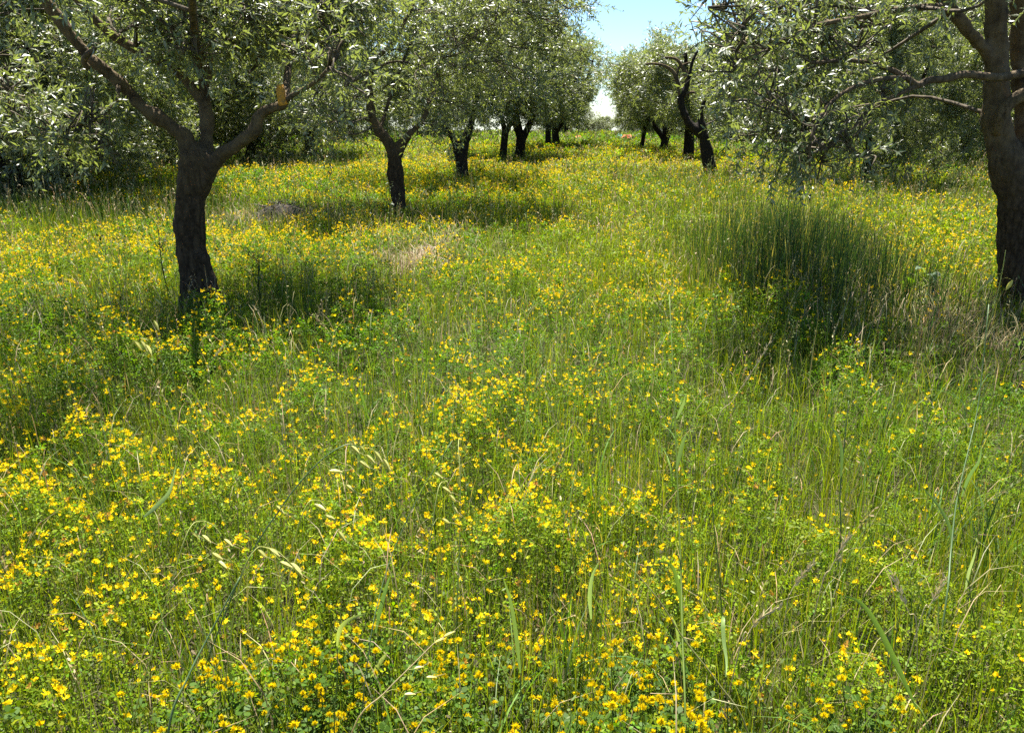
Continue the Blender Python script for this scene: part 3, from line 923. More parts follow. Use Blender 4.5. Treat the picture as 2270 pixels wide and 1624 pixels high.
# the tall blue green grass left of the twin stems
r = np.random.default_rng(77)
soup = Soup()
m = 5200
X = np.concatenate([r.normal(2.7, .42, m), r.normal(2.9, .6, m // 5)])
Y = np.concatenate([r.normal(7.5, .8, m), r.normal(9.2, 1.2, m // 5)])
n = len(X)
P = np.stack([X, Y, ground_z(X, Y)], -1)
ln = r.uniform(.4, .95, n) * np.exp(-((X - 2.8) / 1.6) ** 2)
V, Q, k = blades_np(P, r.uniform(0, 6.28, n), ln, np.abs(r.normal(.28, .3, n)), r.uniform(.003, .0085, n), 5, r.normal(0, .9, n))
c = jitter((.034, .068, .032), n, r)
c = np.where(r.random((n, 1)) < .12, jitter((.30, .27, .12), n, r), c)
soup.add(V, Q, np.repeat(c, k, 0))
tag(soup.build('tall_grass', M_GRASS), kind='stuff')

# tall seed stalks, thin and pale
soup = Soup()
X, Y, D0, r = scatter(lambda d: 150 / max(1, d / 6) ** 1.15, dmin=.9, seed=24)
tz = np.clip(tall_zone(X, Y), 0, 1.2)
keep = r.random(len(X)) < (.32 + .6 * tz) * (1 - .5 * bare(X, Y))
X, Y, D0, tz = X[keep], Y[keep], D0[keep], tz[keep]
n = len(X)
P = np.stack([X, Y, ground_z(X, Y)], -1)
ln = r.uniform(.32, .6, n) * (1 + .65 * tz * r.random(n)) * np.clip(.62 + D0 * .12, 0, 1)
az, le = r.uniform(0, 6.28, n), np.abs(r.normal(.3, .3, n))
V, Q, k = blades_np(P, az, ln, le, .0026 * np.maximum(1, D0 / 5) ** .75, 5)
dry = (r.random(n) < .42)[:, None]
c = np.where(dry, jitter((.36, .29, .15), n, r), jitter((.13, .16, .05), n, r))
soup.add(V, Q, np.repeat(c, k, 0))
tips = V.reshape(n, k, 3)
T0, T1 = tips[:, -5:-3].mean(1), tips[:, -2:].mean(1)
hd = r.random(n) < .7
for m in range(7):                                    # the little spikelets of the heads
    f = (m + .3) / 7
    Pp = (T0 * (1 - f) + T1 * f)[hd]
    Dv = unit((T1 - T0)[hd] + r.normal(0, .5, (hd.sum(), 3)) * np.linalg.norm(T1 - T0, axis=1)[hd][:, None] * 1.1)
    L = .016 * np.maximum(1, D0[hd] / 5) ** .75 * r.uniform(.7, 1.3, hd.sum())
    V, Q = kites_np(Pp, Dv, unit(r.normal(0, 1, (hd.sum(), 3))), L, L * .33, .4)
    soup.add(V, Q, np.repeat(c[hd], 5, 0))
tag(soup.build('seed_grass', M_STRAW), kind='stuff')

# dry straw and litter lying about
soup = Soup()
X, Y, D0, r = scatter(lambda d: 1500 / max(1, d / 6) ** 1.3, dmax=34, seed=25)
keep = r.random(len(X)) < .05 + .035 * np.clip(n_gr(X, Y), 0, 2) + .95 * bare(X, Y) ** .7
X, Y, D0 = X[keep], Y[keep], D0[keep]
n = len(X)
Z = ground_z(X, Y) + canopy(X, Y) * r.uniform(.3, 1.05, n)
P = np.stack([X, Y, Z], -1)
V, Q, k = blades_np(P, r.uniform(0, 6.28, n), r.uniform(.1, .3, n), r.normal(1.5, .25, n), r.uniform(.002, .004, n) * np.maximum(1, D0 / 5) ** .8, 3)
soup.add(V, Q, np.repeat(jitter((.34, .27, .14), n, r, .25), k, 0))
tag(soup.build('straw_litter', M_STRAW), kind='stuff')


# yellow flowers
def floret(r, n, c, size, up=(0, 0, .6)):
    """n pea flowers round c: standard, wings and keel; returns V, polys, colours"""
    s = Soup()
    for m in range(n):
        a = m * 6.283 / n + r.normal(0, .25)
        d = unit(np.array([math.cos(a), math.sin(a), 0]) * r.uniform(.6, 1.1) + np.array([0, 0, r.uniform(.1, .9)]))
        side = unit(np.cross(d, [0, 0, 1.0]))
        nn = np.cross(side, d)
        L = size * r.uniform(.8, 1.15)
        p0 = c + d * size * .12
        col = np.array([.90, .71, .010]) * r.uniform(.85, 1.1)
        for dv, nv, l, wf in ((unit(d * .5 + nn * .95), unit(nn * .3 - d), 1.0, .95), (unit(d + side * .35 + nn * .1), unit(side + nn * .4), .95, .5), (unit(d - side * .35 + nn * .1), unit(-side + nn * .4), .95, .5)):
            V, Q = leaves_np(p0[None], dv[None], nv[None], np.array([L * l]), np.array([L * wf]), .2)
            s.add(V, Q, np.repeat((col * r.uniform(.85, 1.1))[None], 5, 0))
    return s


def flower_points(n_of, seed, **k):
    X, Y, D0, r = scatter(n_of, seed=seed, **k)
    keep = r.random(len(X)) < np.clip(flower_zone(X, Y), 0, 1)
    return X[keep], Y[keep], D0[keep], r


X, Y, D0, r = flower_points(lambda d: 880 / max(1, d / 6) ** 1.15, 31)
hf = canopy(X, Y)
Zf = ground_z(X, Y) + hf + r.uniform(-.03, .06, len(X))
u_, v_ = proj(X, Y, Zf)
inview = (u_ > 10) & (u_ < 2260) & (v_ < 1620)
order = np.argsort(np.where(inview, D0, 1e9))
single = order[:300]
rest = np.setdiff1d(np.arange(len(X)), single)
soup = Soup()
Pc = np.stack([X, Y, Zf], -1)[rest]
d_ = D0[rest]
n = len(rest)
sz = .0096 * np.maximum(1, d_ / 6) ** .62 * r.choice([.55, .8, 1.0, 1.25], n, p=[.2, .25, .35, .2])
near = d_ < 9
q_ = r.random(n)[:, None]
old_, bud_ = q_ < .10, q_ > .88
for m in range(5):
    sel = np.ones(n, bool) if m < 3 else near
    q = int(sel.sum())
    a = m * 1.256 + r.uniform(0, 6.28, n)[sel]
    dv = unit(np.stack([np.cos(a), np.sin(a), r.uniform(.1, 1.0, q)], -1))
    side = unit(np.cross(dv, [0, 0, 1.0])); nn = np.cross(side, dv)
    cc = np.where(old_[sel], jitter((.42, .24, .04), q, r, .2), np.where(bud_[sel], jitter((.42, .48, .03), q, r, .15), jitter((.88, .64, .008), q, r, .12)))
    V, Q = leaves_np(Pc[sel] + r.normal(0, .006, (q, 3)) * (sz[sel] / .0125)[:, None], unit(dv * .6 + nn * .8), unit(nn * .4 - dv), sz[sel] * r.uniform(.8, 1.2, q), sz[sel], .2)
    soup.add(V, Q, np.repeat(cc, 5, 0))
    V, Q = leaves_np(Pc[sel], unit(dv + r.normal(0, .2, (q, 3))), nn, sz[sel], sz[sel] * .6, -.3)
    soup.add(V, Q, np.repeat(cc * .92, 5, 0))
tag(soup.build('yellow_flowers', M_PETAL), kind='stuff')
ns = d_ < 7                                            # their stems
soup = Soup()
q = int(ns.sum())
Pb = Pc[ns].copy(); Pb[:, 2] = ground_z(Pb[:, 0], Pb[:, 1])
V, Q, k = blades_np(Pb, r.uniform(0, 6.28, q), Pc[ns][:, 2] - Pb[:, 2], np.full(q, .05), np.full(q, .0022), 2)
soup.add(V, Q, np.repeat(jitter((.07, .10, .025), q, r), k, 0))
tag(soup.build('flower_stems', M_CLOVER), kind='stuff')

# the nearest flowers, one plant each
PL = 'cluster of small golden yellow pea flowers on a leafy stem, nearest the viewer'
PG = 'nearest yellow meadow flowers'
variants = []
for v in range(7):
    r2 = np.random.default_rng(400 + v)
    hgt = 0.26
    bend = r2.normal(0, .03, 2)
    q = spline([[0, 0, 0, .0016], [bend[0] * .5, bend[1] * .5, hgt * .5, .0014], [bend[0], bend[1], hgt, .001]], 6)
    V, P = tube(q[:, :3], q[:, 3], 5)
    st = Soup(); st.add(V, P, (.07, .11, .025))
    heads = [floret(r2, r2.integers(5, 8), np.array([bend[0], bend[1], hgt]), .0118)]
    if v % 2:
        heads.append(floret(r2, 4, np.array([bend[0] + .018, bend[1] + .008, hgt - .022]), .009))
    lv = []
    for m in range(4):
        c0 = q[2 + m][:3] if m < 3 else q[4][:3]
        a = r2.uniform(0, 6.28)
        cc = c0 + np.array([math.cos(a), math.sin(a), .25]) * .025
        s = Soup()
        upv = unit(r2.normal(0, .3, 3) + [0, 0, 1.0])
        e1 = unit(np.cross(upv, [.2, .9, .1])); e2 = np.cross(upv, e1)
        V, P = tube(np.array([c0, (c0 + cc) / 2 + [0, 0, .002], cc]), np.array([.0008, .0007, .0006]), 3)
        s.add(V, P, (.07, .11, .025))
        for b in range(3):
            aa_ = a + (b - 1) * 1.7
            dv = unit(math.cos(aa_) * e1 + math.sin(aa_) * e2 + upv * .2)
            V, Q = kites_np(cc[None], dv[None], upv[None], np.array([.018]), np.array([.013]))
            s.add(V, Q, np.array([.06, .115, .015]) * r2.uniform(.8, 1.2))
        lv.append(s)
    variants.append((st, heads, lv))
protos = []
for v, (st, heads, lv) in enumerate(variants):
    root = empty('yellow_flower', (0, 0, 0), PL, 'flower', PG)
    st.build('stem', M_CLOVER, root)
    for h_ in heads:
        h_.build('flower_head', M_PETAL, root)
    for s in lv:
        s.build('leaf', M_CLOVER, root)
    protos.append(root)
used = [False] * 7
for n_, i_ in enumerate(single):
    v = n_ % 7
    if used[v]:
        o = protos[v].copy(); COL.objects.link(o)
        for ch in protos[v].children:
            c = ch.copy(); COL.objects.link(c); c.parent = o
    else:
        o = protos[v]; used[v] = True
    gz = float(ground_z(X[i_], Y[i_]))
    o.location = (X[i_], Y[i_], gz)
    s_ = max(.4, (Zf[i_] - gz) / .26)
    k_ = random.choice((.6, .8, .95, 1.1, 1.25))
    o.scale = (k_, k_, s_)
    o.rotation_euler = (random.gauss(0, .06), random.gauss(0, .06), random.uniform(0, 6.28))

# ------------------------------------------------------------------ stalks one can point at
C_GREEN, C_BLUE, C_DRY, C_OAT = (.15, .21, .035), (.12, .19, .075), (.52, .43, .24), (.42, .44, .13)


def strip(pts, wid, nrm, col):
    """A leaf blade along pts with widths wid, folded a little."""
    pts, wid = np.asarray(pts, float), np.asarray(wid, float)
    t = unit(np.gradient(pts, axis=0))
    sdv = unit(np.cross(t, np.asarray(nrm, float)))
    up_ = np.cross(sdv, t)
    V = np.stack([pts - sdv * wid[:, None] / 2 + up_ * wid[:, None] * .15, pts, pts + sdv * wid[:, None] / 2 + up_ * wid[:, None] * .15], 1).reshape(-1, 3)
    m = len(pts)
    Q = [[3 * a + b, 3 * a + b + 1, 3 * a + b + 4, 3 * a + b + 3] for a in range(m - 1) for b in (0, 1)]
    return V, [np.array(Q)]


def stalk(name, cat, label, group, path, Yb, Yt, col=C_GREEN, r0=.0024, leaves=(), spikelets=(), head=None, mat=None):
    """path: picture points of the stem from its lowest visible point to the tip, at depths Yb..Yt.
    leaves: (points, width), spikelets: (x, y, angle, length) in the picture; head: number of spikelets of a dry twisted spike."""
    mat = mat or M_OAT
    m = len(path)
    rngs = np.random.default_rng(abs(hash(label)) % 1000 if False else sum(map(ord, label)) % 9973)
    pts = [px(x, y, Yb + (Yt - Yb) * i_ / (m - 1)) for i_, (x, y) in enumerate(path)]
    d0 = pts[0] - pts[1]
    foot = pts[0].copy()
    if foot[2] > .02:                                    # carry it down to the soil
        foot = pts[0] + unit(np.array([d0[0] * .4, d0[1] * .4, -abs(d0[2]) - .02])) * pts[0][2] * 1.02
        foot[2] = float(ground_z(foot[0], foot[1])) - .01
        pts = [foot] + pts
    base = np.array([foot[0], foot[1], foot[2]])
    root = empty(name, base, label, cat, group)
    q = spline([[*p, r0 * (1 - .6 * i_ / len(pts))] for i_, p in enumerate(pts)], 26)
    V, P = tube(q[:, :3], q[:, 3], 6)
    s = Soup(); s.add(V - base, P, col); s.build('stem', mat, root, True)
    for lp, wdt, lc in leaves:
        k_ = len(lp)
        Yl = Yb + (Yt - Yb) * .5
        lw = [px(x, y, Yl - .03 * i_) for i_, (x, y) in enumerate(lp)]
        qq = spline(lw, 12)
        tt = np.linspace(0, 1, 12)
        wid = 1.05 * wdt * np.minimum(1, .35 + tt * 2.2) * (1 - tt ** 2.5) + .0006
        V, Q = strip(qq, wid, (rngs.normal(0, .25), -.9, .45), lc)
        s = Soup(); s.add(V - base, Q, np.minimum(np.array(lc) * np.array([1.5, 1.45, 1.0]), .5)); s.build('leaf', mat, root, True)
    if leaves:                                           # the tuft the shoot grows from
        nb = 9
        V, Q, _k = blades_np(base + rngs.normal(0, .012, (nb, 3)) * [1, 1, 0], rngs.uniform(0, 6.28, nb), rngs.uniform(.18, .42, nb), rngs.uniform(.2, 1.1, nb), rngs.uniform(.003, .007, nb), 5, rngs.normal(0, .8, nb))
        s = Soup(); s.add(V - base, Q, (.10, .17, .035)); s.build('tuft', mat, root)
    for (x, y, ang, ln) in spikelets:
        p = px(x, y, Yt + rngs.normal(0, .02))
        dv = np.array([math.cos(ang), rngs.normal(0, .25), math.sin(ang)]); dv = unit(dv)
        j_ = q[np.argmin(np.linalg.norm(q[:, :3] - p, axis=1))][:3]
        s = Soup()
        pe = spline([[*j_, .0006], [*((j_ + p) / 2 + [0, 0, .012]), .0005], [*p, .0005]], 6)
        V, P = tube(pe[:, :3], pe[:, 3], 3); s.add(V - base, P, C_OAT)
        e2 = unit(np.cross(dv, [0.1, 1, 0.05])); e3 = np.cross(dv, e2)
        for a_ in (0, 2.1, 4.2):                         # two husks and the grain between them
            o_ = (math.cos(a_) * e2 + math.sin(a_) * e3)
            tt = np.linspace(0, 1, 6)
            body = p[None] + dv * (tt * ln)[:, None] + o_ * (np.sin(tt * 3.14) * ln * .06)[:, None]
            wid = ln * .38 * np.sin(np.clip(tt * 2.6 + .25, 0, 3.05)) * (1 - tt * .55)
            V, Q = strip(body, np.maximum(wid, .0005), o_, C_OAT)
            s.add(V - base, Q, np.array([.46, .46, .14]) * rngs.uniform(.85, 1.1))
        aw = spline([p + dv * ln * .6, p + dv * ln * 1.2 + e2 * .006, p + dv * ln * 1.75 + e2 * .012], 5)
        V, P = tube(aw, np.linspace(.0005, .0002, 5), 3); s.add(V - base, P, C_DRY)
        s.build('spikelet', mat, root)
    if head:
        s = Soup()
        n_ = head
        tt = np.linspace(.62, 1.0, n_)
        for i_, t_ in enumerate(tt):
            p = q[min(25, int(t_ * 25))][:3]
            nxt = q[min(25, int(t_ * 25) + 1)][:3] - q[max(0, int(t_ * 25) - 1)][:3]
            dv = unit(unit(nxt) + np.array([(-1) ** i_ * .45, rngs.normal(0, .2), rngs.normal(0, .1)]))
            V, Q = leaves_np((p - base)[None], dv[None], unit(np.array([[.2, -1, .3]])), np.array([.02]), np.array([.0065]), .3)
            s.add(V, Q, np.array(col) * rngs.uniform(.8, 1.15))
        s.build('seed_head', mat, root)
    return root


K = 2270 / 2558.0                                        # full-size photograph pixels to the 2270 px picture
S = lambda *a: [(x * K, y * K) for x, y in a]


def spk(*a):
    return [(x * K, y * K, math.radians(an), ln) for x, y, an, ln in a]


OATG = 'wild oats in flower among the yellow flowers'
stalk('wild_oat', 'oat stalk', 'long arching oat stalk with the fattest drooping green spikelets, over dense yellow flowers', OATG,
      S((470, 1790), (600, 1440), (700, 1270), (790, 1160), (860, 1112), (900, 1118)), 1.72, 1.85, C_BLUE, .0026,
      spikelets=spk((822, 1175, -12, .034), (865, 1210, -40, .034), (875, 1110, -42, .034), (897, 1150, -42, .034), (935, 1125, -55, .036), (958, 1145, -62, .036), (915, 1135, -50, .032)))
stalk('wild_oat', 'oat stalk', 'thin oat stalk whose four slim spikelets hang in a slanting line below the fattest ones', OATG,
      S((610, 1800), (690, 1500), (740, 1330), (770, 1255), (800, 1250)), 1.7, 1.8, C_OAT, .002,
      spikelets=spk((785, 1258, -18, .036), (812, 1285, -32, .032), (845, 1325, -60, .036), (690, 1262, -52, .03)))
stalk('wild_oat', 'oat stalk', 'short oat stalk with a tight fan of spikelets drooping right at the left', OATG,
      S((560, 1780), (580, 1560), (610, 1420), (640, 1370), (660, 1365)), 1.62, 1.7, C_OAT, .002,
      spikelets=spk((645, 1372, -55, .03), (675, 1370, -42, .03), (700, 1402, -32, .032), (725, 1405, -38, .034), (735, 1415, -50, .03)))
stalk('wild_oat', 'oat stalk', 'straw coloured oat stalk bowed at the bottom edge with pale fat spikelets', OATG,
      S((880, 1825), (960, 1730), (1030, 1660), (1085, 1605), (1110, 1590)), 1.45, 1.5, C_DRY, .0018,
      spikelets=spk((1085, 1605, 28, .026), (1108, 1590, 18, .028), (1035, 1668, -2, .022), (1065, 1690, -12, .024), (1010, 1733, -5, .026)))
stalk('wild_oat', 'oat stalk', 'oat stalk with hanging spikelets lit against the dark shade below the largest forked olive', OATG,
      S((270, 960), (300, 900), (330, 860), (350, 845), (372, 850)), 4.3, 4.3, C_OAT, .004,
      spikelets=spk((335, 850, -65, .07), (352, 850, -62, .07), (365, 860, -58, .075), (385, 800, -70, .06), (330, 870, -75, .06), (372, 920, -70, .06), (385, 745, -60, .055)))
stalk('wild_oat', 'oat stalk', 'single oat stalk with two hanging spikelets in front of the twin stemmed trunk', OATG,
      S((2440, 900), (2480, 780), (2503, 680), (2512, 625)), 5.2, 5.2, C_OAT, .004,
      spikelets=spk((2530, 700, -110, .075), (2480, 690, -130, .07), (2460, 710, -125, .06)))

stalk('wild_oat', 'oat stalk', 'oat stalk with small tan spikelets beside a pale dry stem, right of the fattest ones', OATG,
      S((1000, 1820), (1040, 1600), (1075, 1350), (1095, 1220), (1115, 1200)), 1.65, 1.85, C_OAT, .0018,
      spikelets=spk((1105, 1215, -40, .03), (1122, 1235, -55, .03), (1105, 1295, -45, .028), (1130, 1260, -60, .028), (1085, 1180, -35, .026)))
stalk('wild_oat', 'oat stalk', 'green oat stalk with spikelets spread along its bend, leftmost of the arching ones', OATG,
      S((330, 1820), (400, 1560), (450, 1380), (480, 1310), (510, 1300)), 1.6, 1.75, C_OAT, .0018,
      spikelets=spk((505, 1335, -40, .03), (530, 1380, -45, .032), (545, 1400, -30, .03), (560, 1345, -38, .028), (480, 1330, -70, .028)))
stalk('wild_oat', 'oat stalk', 'thin oat stalk whose narrow spikelets hang straight down in the centre of the flowers', OATG,
      S((1130, 1700), (1145, 1450), (1150, 1220), (1145, 1110), (1150, 1095)), 1.9, 2.2, C_OAT, .0018,
      spikelets=spk((1140, 1130, -85, .036), (1152, 1160, -95, .036), (1146, 1190, -88, .034), (1160, 1110, -80, .03)))

TG = 'tall grass shoots standing above the flowers'
stalk('grass_shoot', 'grass shoot', 'tallest upright grass shoot with a broad folded dark green leaf at its joint', TG,
      S((1712, 1825), (1705, 1600), (1700, 1400), (1690, 1150), (1680, 900), (1672, 735)), 1.5, 2.3, C_GREEN, .0030,
      leaves=[(S((1706, 1590), (1700, 1500), (1688, 1440), (1672, 1408), (1640, 1402)), .013, (.085, .15, .035)),
              (S((1708, 1720), (1700, 1640), (1690, 1570), (1680, 1540)), .008, (.17, .24, .09)),
              (S((1690, 1170), (1705, 1110), (1716, 1080)), .010, (.09, .15, .07)), (S((1690, 1045), (1705, 1010), (1712, 985)), .009, (.1, .16, .08))])
stalk('grass_shoot', 'grass shoot', 'pale curled upright leaf on a slim shoot left of the tallest shoot', TG,
      S((1440, 1820), (1460, 1650), (1476, 1540)), 1.55, 1.6, C_GREEN, .002,
      leaves=[(S((1477, 1545), (1474, 1490), (1480, 1440), (1497, 1400)), .010, (.17, .25, .12))])
stalk('grass_shoot', 'grass shoot', 'slim shoot with a hanging pale green leaf right of the tallest shoot', TG,
      S((1818, 1825), (1812, 1680), (1800, 1480), (1785, 1330), (1775, 1200)), 1.55, 1.7, C_GREEN, .002,
      leaves=[(S((1812, 1540), (1806, 1545), (1808, 1600), (1815, 1650), (1813, 1690)), .009, (.15, .22, .09))])
stalk('grass_shoot', 'grass shoot', 'slanting stiff green stem crossing the tallest shoot from upper left to lower right', TG,
      S((1870, 1835), (1790, 1700), (1712, 1600), (1640, 1490), (1560, 1400)), 1.45, 1.6, (.24, .24, .08), .0024)
stalk('grass_shoot', 'grass shoot', 'curved broad grass blade arching down at the lower right', TG,
      S((2320, 1830), (2275, 1740), (2235, 1670)), 1.5, 1.6, C_GREEN, .0025,
      leaves=[(S((2290, 1770), (2240, 1660), (2190, 1560), (2150, 1505), (2105, 1485)), .013, (.09, .16, .04))])
stalk('grass_shoot', 'grass shoot', 'stem with a silvery twisted leaf above the lower right flowers', TG,
      S((2440, 1600), (2425, 1500), (2412, 1380), (2385, 1180)), 1.95, 2.0, C_GREEN, .002,
      leaves=[(S((2412, 1470), (2418, 1430), (2430, 1395), (2440, 1362)), .012, (.2, .27, .17))])
stalk('grass_shoot', 'grass shoot', 'tall shoot with long drooping blue green blades at the right', TG,
      S((2365, 1490), (2375, 1380), (2390, 1250), (2420, 1120), (2445, 1000), (2470, 760)), 2.0, 2.6, C_BLUE, .003,
      leaves=[(S((2378, 1390), (2372, 1320), (2345, 1265), (2300, 1212)), .013, (.08, .14, .06)), (S((2402, 1240), (2420, 1190), (2445, 1150), (2452, 1110)), .011, (.09, .16, .08)),
              (S((2366, 1470), (2372, 1400), (2385, 1350)), .012, (.09, .15, .02))])
stalk('grass_shoot', 'grass shoot', 'dark blue green blade standing over the flowers right of the middle', TG,
      S((2100, 1330), (2098, 1240), (2110, 1100), (2120, 1000)), 2.4, 2.5, C_BLUE, .0025,
      leaves=[(S((2100, 1205), (2102, 1130), (2090, 1085), (2070, 1060)), .011, (.06, .11, .05)), (S((2160, 1230), (2158, 1180), (2150, 1140)), .009, (.09, .15, .07))])
stalk('grass_shoot', 'grass shoot', 'shoot with a long narrow leaf drooping in the middle of the flowers', TG,
      S((1310, 1830), (1300, 1700), (1310, 1620)), 1.5, 1.55, C_GREEN, .002,
      leaves=[(S((1300, 1680), (1290, 1590), (1275, 1500), (1256, 1440)), .009, (.10, .16, .06))])
stalk('grass_shoot', 'grass shoot', 'pale leaf blade bent over a slim shoot at the bottom left of the middle', TG,
      S((835, 1830), (842, 1700), (843, 1610)), 1.45, 1.5, C_GREEN, .002,
      leaves=[(S((842, 1612), (850, 1570), (875, 1545), (920, 1530)), .009, (.2, .26, .1))])
stalk('grass_shoot', 'grass shoot', 'thin grass stem with a short folded leaf under its curve', TG,
      S((900, 1830), (925, 1600), (950, 1480), (985, 1370), (1050, 1230), (1130, 1100)), 1.55, 1.9, C_BLUE, .0018,
      leaves=[(S((938, 1580), (950, 1520), (965, 1465), (975, 1435)), .010, (.07, .13, .05)), (S((932, 1690), (945, 1660), (960, 1640), (968, 1628)), .012, (.22, .28, .12))])
stalk('grass_shoot', 'grass shoot', 'broad bluish stem leaning right at the bottom left with a narrow leaf', TG,
      S((420, 1830), (470, 1690), (520, 1590), (600, 1440)), 1.42, 1.6, C_BLUE, .0032,
      leaves=[(S((360, 1290), (395, 1260), (425, 1225), (440, 1160)), .009, (.13, .2, .13))])

DG = 'dry twisted grass spikes'
for lab, path, ya in (('pale braided dry spike rising steeply at the lower right', ((2300, 1545), (2320, 1515), (2340, 1480), (2358, 1445)), 1.75),
                      ('bleached dry spike leaning left near the lower right edge', ((2290, 1570), (2270, 1530), (2250, 1480), (2228, 1430)), 1.75),
                      ('short straw spike above the braided pale one', ((2050, 1470), (2075, 1420), (2100, 1370), (2120, 1340)), 1.9),
                      ('thin reddish dry spike between green clumps in the lower right', ((1965, 1520), (1975, 1480), (2000, 1440), (2030, 1408)), 1.85),
                      ('dry spike curving up from a dark gap right of the tallest shoot', ((1850, 1610), (1870, 1580), (1895, 1545), (1945, 1515)), 1.7),
                      ('dry spike crossed with another in front of the tall grass', ((1790, 1055), (1830, 1000), (1890, 910), (1925, 850)), 3.0),
                      ('lone dry spike in the dark shade below the largest forked olive', ((375, 1010), (382, 985), (392, 965), (397, 955)), 3.6),
                      ('straight bleached spike beside the trunk shade of the largest forked olive', ((520, 930), (530, 900), (545, 880), (560, 862)), 3.9),
                      ('dry spike leaning over the flowers in the middle distance', ((1120, 790), (1135, 760), (1150, 720), (1158, 680)), 4.6)):
    stalk('grass_spike', 'grass spike', lab, DG, S(*path), ya, ya, C_DRY, .0014, head=14, mat=M_STRAW)


def weed(x, y, top, Yd, label, seed, dark=(.035, .04, .02), nl=16):
    """Upright wiry weed with small leaves along the stem."""
    r2 = np.random.default_rng(seed)
    b = px(x, y, Yd); b[2] = float(ground_z(b[0], b[1]))
    t_ = px(top[0], top[1], Yd)
    root = empty('weed_stalk', b, label, 'weed', 'dark weed stalks')
    q = spline([[*b, .007], [*((b + t_) / 2 + r2.normal(0, .02, 3)), .005], [*t_, .002]], 12)
    V, P = tube(q[:, :3], q[:, 3], 6)
    s = Soup(); s.add(V - b, P, dark); s.build('stem', M_OAT, root, True)
    for m in range(4):
        i0 = r2.integers(5, 11)
        p = q[i0][:3]
        e_ = p + np.array([r2.normal(0, .06), r2.normal(0, .06), r2.uniform(.06, .16)])
        V, P = tube(np.array([p, (p + e_) / 2 + [0, 0, -.01], e_]), np.array([.003, .002, .001]), 4)
        s = Soup(); s.add(V - b, P, dark)
        for z in range(5):
            pp = p + (e_ - p) * r2.uniform(.3, 1.05)
            V, Q = leaves_np((pp - b)[None], unit(r2.normal(0, 1, (1, 3))), unit(r2.normal(0, .4, (1, 3)) + [0, 0, 1.0]), np.array([.035]), np.array([.014]))
            s.add(V, Q, np.array([.06, .09, .025]) * r2.uniform(.7, 1.3))
        s.build('side_shoot', M_OAT, root)
    s = Soup()
    pos = q[r2.integers(3, 12, nl)][:, :3]
    V, Q = leaves_np(pos - b, unit(r2.normal(0, 1, (nl, 3)) * [1, 1, .4]), unit(r2.normal(0, .4, (nl, 3)) + [0, 0, 1.0]), r2.uniform(.03, .06, nl), r2.uniform(.01, .016, nl))
    s.add(V, Q, (.065, .10, .028)); s.build('leaf', M_OAT, root)


weed(862, 520, (862, 405), 11.2, 'wiry dark weed rising beside the slender Y shaped trunk', 1)
weed(870, 560, (866, 440), 9.8, 'thick dark weed stalk with bare stem in front of the slender Y shaped olive', 2)
weed(830, 520, (812, 425), 10.6, 'thin leaning weed left of the slender Y shaped trunk', 3)
weed(578, 660, (573, 570), 6.5, 'brown weed stalk right of the largest trunk', 4)
weed(375, 620, (350, 500), 6.9, 'tall dark weed left of the largest trunk', 5)
weed(1000, 620, (985, 520), 8.3, 'leafy dark weed beside the patch of dry litter', 6)


def broadleaf(x, y, Yd, label, spec, seed, col=(.14, .22, .1)):
    r2 = np.random.default_rng(seed)
    b = px(x, y, Yd); b[2] = float(ground_z(b[0], b[1]))
    root = empty('broadleaf_weed', b, label, 'weed', 'broad leaved weeds')
    top = b + np.array([.02, 0, .36])
    V, P = tube(spline([b, (b + top) / 2 + [.02, 0, 0], top], 8), np.linspace(.006, .003, 8), 6)
    s = Soup(); s.add(V - b, P, (.09, .14, .05)); s.build('stem', M_CLOVER, root, True)
    for (x0, y0, x1, y1, wdt) in spec:
        p0, p1 = px(x0, y0, Yd - .02), px(x1, y1, Yd - .1)
        mid = (p0 + p1) / 2 + [0, 0, .03]
        st = b + (top - b) * r2.uniform(.5, .95)
        s = Soup()
        V, P = tube(np.array([st, (st + p0) / 2 + [0, 0, .02], p0]), np.array([.003, .0025, .002]), 4); s.add(V - b, P, (.09, .14, .05))
        tt = np.linspace(0, 1, 10)
        V, Q = strip(spline([p0, mid, p1], 10), wdt * np.sin(np.clip(tt * 2.9 + .15, 0, 3.1)) ** .8 + .001, (r2.normal(0, .2), -.4, .9), col)
        s.add(V - b, Q, np.array(col) * r2.uniform(.85, 1.15)); s.build('leaf', M_CLOVER, root, True)


broadleaf(2055, 690, 6.5, 'broad leaved weed with pale shiny drooping leaves left of the twin stemmed trunk',
          ((2050, 605, 2030, 597, .05), (2052, 610, 2078, 628, .06), (2060, 618, 2085, 612, .05), (2055, 650, 2050, 690, .06), (2065, 640, 2070, 700, .07), (2045, 640, 2060, 620, .04)), 5, (.2, .27, .17))
broadleaf(2012, 690, 6.6, 'weed with one bright yellow green leaf standing at the edge of the tall grass', ((2005, 645, 2022, 618, .09), (2000, 640, 1990, 622, .06), (2005, 660, 1990, 670, .05)), 6, (.13, .24, .02))

